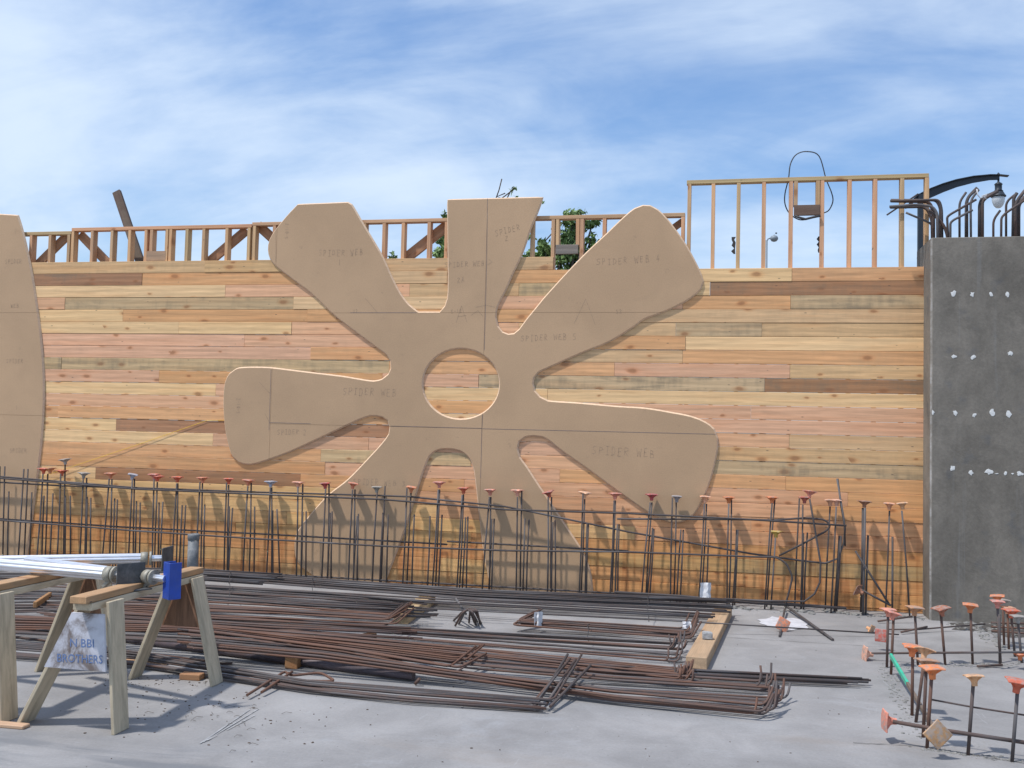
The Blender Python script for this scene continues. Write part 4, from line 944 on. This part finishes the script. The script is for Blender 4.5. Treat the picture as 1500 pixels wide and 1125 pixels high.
for (a, b, lab) in (((835, 965), (784, 1026), 'left slanting bar across the bent front bundle'), ((843, 966), (800, 1032), 'middle slanting bar across the bent front bundle'), ((865, 975), (806, 1035), 'right slanting bar standing off the bent front bundle')):
    tag(tube('rebar', [onZ(*a, .14), onZ(*b, .04)], .0095, REBAR, None, 7, rc(.5)), lab, 'rebar')
for k, (x0_, y0_, x1_, y1_) in enumerate(((-40, 925, 300, 968), (-40, 940, 240, 962), (170, 968, 340, 972))):
    tag(tube('rebar', [onZ(x0_, y0_, .012), onZ(x1_, y1_, .012)], .008, REBAR, None, 6, rc(.6)), 'single thin bar on the floor under the sawhorses', 'rebar', 'single bars under the sawhorses')
# wire ties round the bundles
def tie(px, py0, py1, z, lab):
    a, b = onZ(px, py0, z), onZ(px, py1, z); P = []
    for j in range(9):
        t = PI*j/8; p = a.lerp(b, (1-math.cos(t))/2); p.z = .02+(z+.03-.0)*math.sin(t)**.5 if 0 < j < 8 else .05; p.x += random.uniform(-.012, .012); P.append(p)
    tag(tube('tie_wire', P, .003, CABLE, None, 5), lab, 'wire')
tie(336, 836, 866, .18, 'tie wire round the stepped bundle right of the blue channel'); tie(458, 848, 868, .12, 'tie wire on the long bundle before the lower left petal'); tie(949, 872, 899, .12, 'tie wire near the right end of the long bundle'); tie(862, 918, 936, .07, 'tie wire round the stirrup bundle')

# ------------------------------------------------------------------ timbers and small things on the floor
def ground_timber(name, pa, pb, w, h, lab, col, z=0.0):
    a, b = onZ(*pa), onZ(*pb); a.z = b.z = h/2+z
    o = frame_box(name, a, b, w, h, (b-a).cross(Vector((0, 0, 1))), WOOD, None, col, .004); 
    tag(o, lab, 'timber'); return o
def tl(name, pa, pb, w, h, lab, col, z=0.):
    a, b = onZ(*pa), onZ(*pb); a.z = b.z = h/2+z
    o = frame_box(name, a, b, h, w, (0, 0, 1), WOOD, None, col, .004); tag(o, lab, 'timber'); return o
tl('timber', (1020, 980), (1060, 902), .15, .085, 'thick sawn timber lying crosswise under the right ends of the bars', (.44, .30, .185, .75))
tl('timber', (587, 914), (628, 884), .13, .09, 'light sawn timber crosswise under the middle of the pile', (.58, .42, .24, .8))
tl('timber', (426, 980), (475, 950), .09, .085, 'short timber block under the near pile with its orange end showing', (.42, .22, .10, .8))
tl('timber', (170, 969), (247, 973), .08, .03, 'fresh pale offcut on the floor behind the far horse leg', (.66, .42, .26, .9))
tl('timber', (266, 994), (296, 996), .07, .04, 'small brown offcut by the far right horse leg', (.38, .20, .10, .8))
tl('timber', (-60, 1058), (39, 1067), .06, .02, 'thin pale strip of wood on the floor at the left edge', (.52, .34, .22, .85))
tl('timber', (525, 940), (548, 936), .07, .05, 'small dark wood block under the rust brown stack', (.22, .13, .08, .6))
tl('timber', (50, 912), (72, 896), .03, .05, 'small brown stick poking out behind the left sawhorse', (.33, .17, .07, .7), .12)
def lump(name, P, s, mat, lab, cat, seed=0, noise=.12):
    random.seed(seed); bm = box_data(0, 0, s[2]/2, *s, min(s)*.12); bmesh.ops.subdivide_edges(bm, edges=bm.edges[:], cuts=1, use_grid_fill=True)
    for v in bm.verts: v.co += Vector([random.uniform(-1, 1)*noise*min(s) for _ in range(3)])
    o = bm_obj(name, bm, mat); o.location = P; tag(o, lab, cat); return o
P = onZ(1036, 936, .087); lump('paver_block', P, (.075, .06, .055), BLOCK, 'small grey concrete spacer block on top of the thick timber', 'block', 1, .06).rotation_euler[2] = .1
P = onZ(988, 970, 0); lump('paver_block', P, (.10, .07, .055), BLOCK, 'small grey concrete spacer block on the floor at the bar ends', 'block', 2, .06).rotation_euler[2] = .5
def crumple(P, w, h, lab, mat, seed, lean=.3, name='paper_scrap', cat='paper'):
    random.seed(seed); n = 5; V, Fc = [], []
    for i in range(n+1):
        for j in range(n+1):
            V.append((w*(j/n-.5)+random.uniform(-.1, .1)*w*.5, random.uniform(-.006, .006)+.02*math.sin(j*1.7+seed)+lean*h*i/n*.5, h*i/n+random.uniform(-.1, .1)*h*.4))
    k = len(V); V += [(a, b+.004, c) for a, b, c in V]
    for i in range(n):
        for j in range(n):
            a = i*(n+1)+j; q = (a, a+1, a+n+2, a+n+1); Fc.append(q); Fc.append(tuple(k+v for v in q[::-1]))
    o = link(name, mesh(V, Fc), mat); o.location = P; tag(o, lab, cat); return o
crumple(onY(1033, 878, YFr-.06), .10, .16, 'crumpled white paper caught on the bars right above the long bundle end', WHITE, 5)
crumple(onZ(788, 918, .05), .065, .12, 'white tag standing on the left end of the stirrup bundle', WHITE, 6, .1)
o = crumple(onZ(1006, 920, .09), .07, .05, 'small white tag folded on the right hooks of the stirrup bundle', WHITE, 8, .5)
# powder patch and orange cap on a stake
random.seed(3); c_ = onZ(1150, 913); V = [Vector((0, 0, .006))]; n = 22
for i in range(n):
    a = 2*PI*i/n; r = random.uniform(.8, 1.15); V.append(Vector((math.cos(a)*.22*r, math.sin(a)*.30*r, .004)))
o = link('powder_patch', mesh(V, [(0, 1+i, 1+(i+1) % n) for i in range(n)]), plain('white_powder', (.50, .50, .53), .95, var=.15, scale=12)); o.location = c_; tag(o, 'thin white powder patch on the floor behind the orange cap', 'powder')
random.seed(21)
tag(tube('rebar', [onZ(1142, 932, .01), onY(1150, 889, YFr-.15)], .010, REBAR, None, 7, rc(.4)), 'bar leaning up from the floor through the orange cap', 'rebar')
cap_at(onZ(1147, 915, .06), 'salmon', 'salmon square rebar cap lying face out on the floor by the leaning bar', M3=(1.35, .5, .25), s=1.05)
cap_at(onZ(1277, 923, .02), 'tan', 'tan rebar cap lying on the floor left of the red one', M3=(1.9, .3, 1.0), s=.8)
# grey pipe stub
b_ = onZ(284, 842); b_.y = WY-.62; T = onY(284, 781, b_.y); b_.x = T.x
ps = empty('pipe_stub', (b_.x, b_.y, 0)); tag(ps, 'grey capped pipe stub standing upright behind the blue channel', 'pipe stub')
tube('pipe_shaft', [Vector((b_.x, b_.y, 0)), Vector((T.x, T.y, T.z-.05))], .057, PVC, ps, 18); lathe('pipe_collar', [(.058, 0), (.063, .004), (.064, .05), (.061, .06), (.052, .064), (.05, .05)], PVC, (T.x, T.y, T.z-.07), 20, ps)
# yellow string line
o = tube('string_line', [onY(60, 699, WY-.03), onY(95, 687, WY-.022), onY(200, 652, WY-.014), onY(303, 616, WY-.008), onY(330, 615.5, WY-.008)], .0022, YEL, None, 5); tag(o, 'yellow string line stretched from the cage up to the left petal', 'string')

# ------------------------------------------------------------------ sawhorses
def sawhorse(dx, label, writing_on=True, gus=PLY):
    root = empty('sawhorse', (-3.43+dx, 5.35, 0)); tag(root, label, 'sawhorse')
    D = Vector((dx, 0, 0)); bt = .742
    def board(nm, p0, p1, w, t, wd, mat, col=None): return frame_box(nm, Vector(p0)+D, Vector(p1)+D, w, t, wd, mat, root, col, .003)
    xn, xf = -3.295, -3.40
    board('beam', (xn, 4.66, bt-.019), (xf, 6.05, bt-.045), .038, .095, (0, 0, 1), WOOD, (.45, .27, .14, .6))
    board('lower_beam', (xn, 4.70, bt-.060), (xf, 6.02, bt-.086), .038, .11, (0, 0, 1), PAINTWOOD)
    for (y, x) in ((4.86, xn), (5.90, xf)):
        zt = bt-.045-(0 if y < 5 else .026)
        board('leg', (x+.085, y, zt), (-3.145, y+(.0 if y < 5 else .0), .0), .135, .021, (0, 1, 0), PAINTWOOD)
        board('leg', (x-.075, y, zt), (-3.73, y, .0), .135, .021, (0, 1, 0), PAINTWOOD)
    # plywood gussets, trapezoids 15 mm thick
    for (y, x, mt) in ((4.775, xn, WHITEPAINT if writing_on else gus), (5.985, xf, gus)):
        z1, z0 = .635, .335
        def lim(z, s):
            f = (.70-z)/.70; return (x+.088)+( -3.145-(x+.088))*f+.0 if s > 0 else (x-.078)+(-3.73-(x-.078))*f
        pts = [(lim(z0, -1)-.0, z0), (lim(z0, 1)-.013, z0), (lim(z1, 1)-.013, z1), (lim(z1, -1)+.0, z1)]
        V = [Vector((a+dx, y-.0075, b)) for a, b in pts]+[Vector((a+dx, y+.0075, b)) for a, b in pts]
        V = [v-root.location for v in V]
        link('gusset', mesh(V, [(0, 1, 2, 3), (7, 6, 5, 4), (0, 4, 5, 1), (1, 5, 6, 2), (2, 6, 7, 3), (3, 7, 4, 0)]), mt, root)
    return root
h1 = sawhorse(0, 'front sawhorse with blue stencilled plywood panel carrying the metal braces')
h2 = sawhorse(-.69, 'left sawhorse cut off by the frame edge with brown plywood panel', False)
writing('N BBI', 0, 0, .062, h1, 2, BLUEPAINT, M3=Vector((-3.335, 4.766, .475)), name='stencil_lettering', sp=1.0, sx=1.0)
writing('BROTHERS', 0, 0, .062, h1, 2, BLUEPAINT, M3=Vector((-3.345, 4.766, .392)), name='stencil_lettering', sp=1.0, sx=.92)

# ------------------------------------------------------------------ metal braces on the sawhorses
def lobed_tube(name, a, b, r, mat, root, lobes=8, depth=.13):
    a, b = Vector(a), Vector(b); x = (b-a).normalized(); up = Vector((0, 0, 1)); z = (up-x*up.dot(x)).normalized(); y = z.cross(x); S = lobes*6; V = []; Fc = []
    for p in (a, b):
        for k in range(S):
            an = 2*PI*k/S; rr = r*(1-depth*(.5-.5*math.cos(lobes*an))**2); V.append(p-root.location+y*math.cos(an)*rr+z*math.sin(an)*rr)
    for k in range(S): k2 = (k+1) % S; Fc.append((k, k2, S+k2, S+k))
    Fc += [tuple(range(S-1, -1, -1)), tuple(range(S, 2*S))]
    return link(name, mesh(V, Fc), mat, root)
def brace(label, pr, plft, ext, end, r=.037):
    R_, L_ = onZ(*pr), onZ(*plft); d = (R_-L_).normalized(); L_ = R_-d*ext
    root = empty('shoring_brace', R_); tag(root, label, 'brace')
    lobed_tube('outer_tube', L_, R_-d*.02, r, ALU, root)
    tube('end_collar', [R_-d*.03, R_+d*.015], r*1.22, CLAMP, root, 20); tube('end_collar', [R_+d*.025, R_+d*.04], r*1.30, CLAMP, root, 20)
    lobed_tube('inner_tube', R_+d*.03, R_+d*.13, r*.62, ALU, root, 6)
    # lug
    sd = d.cross(Vector((0, 0, 1))).normalized()
    frame_box('locking_lug', R_+d*.0-Vector((0, 0, .03)), R_-d*.05-Vector((0, 0, .075))-sd*.0, .03, .02, sd, CLAMP, root)
    c = R_+d*.14
    if end == 'angle':
        frame_box('end_plate', c+Vector((0, 0, -.075)), c+Vector((0, 0, .075)), .17, .009, sd-d*.45, DARKSTEEL, root)
        frame_box('foot_plate', c+Vector((0, 0, -.075))-sd*.08+d*.06, c+Vector((0, 0, -.075))+sd*.08-d*.01, .10, .009, d+sd*.45, DARKSTEEL, root)
    elif end == 'channel':
        u = Vector((.82, -.57, 0)).normalized(); v = Vector((.57, .82, 0)).normalized()
        for nm, off, w, th, ax in (('channel_web', v*.0, .085, .006, u), ('channel_flange', v*.035-u*.04, .07, .006, v), ('channel_flange', v*.035+u*.04, .07, .006, v)):
            frame_box(nm, c+off+Vector((0, 0, -.115)), c+off+Vector((0, 0, .095)), w, th, ax, BLUE, root)
    return root
def brace2(): pass
brace('front ribbed aluminium shoring brace ending in a dark angle bracket', (163, 841, .775), (0, 827, .775), 3.6, 'angle')
brace('rear ribbed aluminium shoring brace with upright dark end plate', (213, 818, .755), (20, 821.5, .755), 1.35, 'angle', .035)
brace('middle ribbed brace with bright blue channel on its end', (219, 845, .765), (110, 831, .765), 1.1, 'channel', .033)

# ------------------------------------------------------------------ street lamps behind the wall
lm = empty('street_lamp', (onY(1348.5, 330, 32).x, 32, 0)); tag(lm, 'dark street lamp with arched arm and hanging lantern behind the concrete wall', 'street lamp')
px_ = lm.location.x; zt = onY(1348, 284, 32).z
def lb(px, py): return onY(px, py, 32)
pb = box_data(0, 0, zt/2, .17, .17, zt, .02); bm_obj('post', pb, LAMPM, lm)
arm_t = [(1326, 305), (1338, 292), (1348, 284.5), (1362, 277.5), (1380, 270.5), (1400, 264.5), (1425, 259.5), (1450, 257.2), (1464, 257.3)]
arm_b = [(1327, 306), (1340, 296), (1350, 296), (1364, 289.5), (1382, 281.5), (1402, 274), (1425, 268), (1450, 263.8), (1464, 263.5)]
V, Fc = [], []
for (a, b) in zip(arm_t, arm_b):
    p, q = lb(*a)-lm.location, lb(*b)-lm.location
    for dy in (-.02, .02): V += [p+Vector((0, dy, 0)), q+Vector((0, dy, 0))]
for i in range(len(arm_t)-1):
    b = i*4; Fc += [(b, b+1, b+5, b+4), (b+2, b+6, b+7, b+3), (b, b+4, b+6, b+2), (b+1, b+3, b+7, b+5)]
Fc += [(0, 2, 3, 1), (len(V)-4, len(V)-3, len(V)-1, len(V)-2)]
link('arm_web', mesh(V, Fc), LAMPM, lm)
V, Fc = [], []
fl_ = arm_t + [(1477, 258.6)]
for a in fl_:
    p = lb(*a)-lm.location
    for dy in (-.09, .09):
        V += [p+Vector((0, dy, .0)), p+Vector((0, dy, .025))]
for i in range(len(fl_)-1):
    b = i*4; Fc += [(b, b+4, b+5, b+1), (b+2, b+3, b+7, b+6), (b+1, b+5, b+7, b+3), (b, b+2, b+6, b+4)]
Fc += [(0, 1, 3, 2), (len(V)-4, len(V)-2, len(V)-1, len(V)-3)]
link('arm_flange', mesh(V, Fc), LAMPM, lm)
Lp = lb(1462.5, 262)
s_ = 32.5/1450
lathe('lantern_stem', [(.03, 0), (.03, -.10), (.085, -.13), (.12, -.17), (.10, -.2), (.10, -.34), (.14, -.38)], LAMPM, Lp, 20, lm)
lathe('lantern_hood', [(.10, -.36), (.15, -.42), (.19, -.50), (.215, -.52), (.215, -.55), (.17, -.56)], LAMPM, Lp, 24, lm)
lathe('lantern_globe', [(.175, -.545), (.185, -.62), (.17, -.72), (.13, -.82), (.07, -.885), (.01, -.90)], GLASS, Lp, 24, lm)
fn = [(.02, 0), (.05, .05), (.0, .10)]
lathe('finial', [(.02, 0), (.045, .04), (.01, .09)], LAMPM, lb(1462.5, 257), 12, lm)
tube('conduit_ring', [lb(1343, 378), lb(1356, 378)], .02, LAMPM, lm, 6)
l2 = empty('street_light', (onY(1122, 380, 40).x, 40, 0)); tag(l2, 'distant pale street light with round head seen between the tall studs', 'street light')
zt2 = onY(1122, 352, 40).z
tube('pole', [Vector((l2.location.x, 40, 0)), Vector((l2.location.x, 40, zt2))], [.09, .06], POLEG, l2, 10)
A_ = onY(1133, 347, 40); tube('arm', [Vector((l2.location.x, 40, zt2-.1)), onY(1125, 350, 40), A_], .03, POLEG, l2, 6)
lathe('lamp_head', [(.02, .13), (.04, .10), (.12, .07), (.155, 0), (.15, -.06), (.10, -.13), (.02, -.155)], POLEG, onY(1134, 348.5, 40), 16, l2); lathe('photocell', [(.03, 0), (.04, .04), (.0, .06)], LAMPM, onY(1137, 342.5, 40), 8, l2)

# ------------------------------------------------------------------ trees behind the wall
def tree(name, label, Y, base_px, clumps, twigs, sprigs, leaves, ls):
    bx = onY(base_px, 390, Y).x; root = empty(name, (bx, Y, 0)); tag(root, label, 'tree')
    cts = [(onY(x, y, Y), r*Y/1450) for x, y, r in clumps]
    tr = [Vector((bx, Y, 0)), Vector((bx+.1, Y, 1.5)), Vector((bx-.05, Y, 2.6))]
    tube('trunk', tr, [.2, .16, .11], TWIG, root, 10)
    for (c, r) in cts:
        s = tr[2].lerp(c, .5)+Vector((random.uniform(-.2, .2), random.uniform(-.3, .3), -.1)); tube('limb', [tr[2], s, c], [.06, .035, .012], TWIG, root, 6)
    V, Fc = [], []
    tot = sum(r*r for c, r in cts)
    for (c, r) in cts:
        n = int(leaves*r*r/tot); sub = [c+Vector((random.gauss(0, .45), random.gauss(0, .6), random.gauss(0, .45)))*r for _ in range(9)]
        for _ in range(n):
            q = random.choice(sub); p = q+Vector((random.gauss(0, 1), random.gauss(0, 1.2), random.gauss(0, .8)))*r*.24
            a = Vector((random.gauss(0, 1), random.gauss(0, 1), random.gauss(0, 1))).normalized(); b = a.cross(Vector((random.gauss(0, 1), random.gauss(0, 1), random.gauss(0, 1)))).normalized(); s = ls*random.uniform(.6, 1.3)
            k = len(V); p = p-root.location; V += [p-a*s, p+b*s*.45, p+a*s, p-b*s*.45]; Fc.append((k, k+1, k+2, k+3))
    for (x, y, r, n) in sprigs:
        c = onY(x, y, Y)
        for _ in range(n):
            p = c+Vector((random.gauss(0, 1), random.gauss(0, 1), random.gauss(0, 1)))*r*Y/1450*.6-root.location
            a = Vector((random.gauss(0, 1), random.gauss(0, 1), random.gauss(0, 1))).normalized(); b = a.cross(Vector((random.gauss(0, 1), random.gauss(0, 1), 1))).normalized(); s = ls*.9
            k = len(V); V += [p-a*s, p+b*s*.45, p+a*s, p-b*s*.45]; Fc.append((k, k+1, k+2, k+3))
    link('crown', mesh(V, Fc), LEAF, root)
    for tw in twigs: tube('twig', [onY(x, y, Y) for x, y in tw], .011, TWIG, root, 5)
tree('tree', 'leafy tree crown showing through the studs right of the top petal', 17, 815, [(830, 340, 20), (822, 362, 22), (845, 372, 20), (800, 368, 17), (788, 378, 12), (838, 322, 12), (858, 330, 12), (868, 327, 8), (865, 352, 10), (880, 358, 12), (845, 318, 9), (822, 385, 20), (850, 392, 16), (875, 372, 12), (770, 390, 20), (905, 390, 20)],
     [[(726, 292), (731, 278), (735, 262)], [(742, 292), (748, 280), (754, 274)], [(733, 292), (745, 283), (750, 279)], [(796, 356), (812, 338), (830, 322)], [(738, 292), (728, 288), (740, 283)]], [(754, 275, 3, 9), (748, 281, 3, 4), (757, 289, 2, 2), (775, 348, 6, 22), (838, 313, 6, 24), (850, 311, 5, 18), (795, 298, 2, 3)], 4300, .055)
tree('tree', 'small leafy tree crown behind the studs left of the top petal', 18, 650, [(651, 345, 13), (648, 362, 12), (653, 318, 5), (660, 378, 22), (645, 375, 9), (670, 350, 16), (575, 376, 5)], [[(655, 340), (651, 318)]], [(650, 315, 4, 14), (640, 370, 5, 14)], 1700, .055)
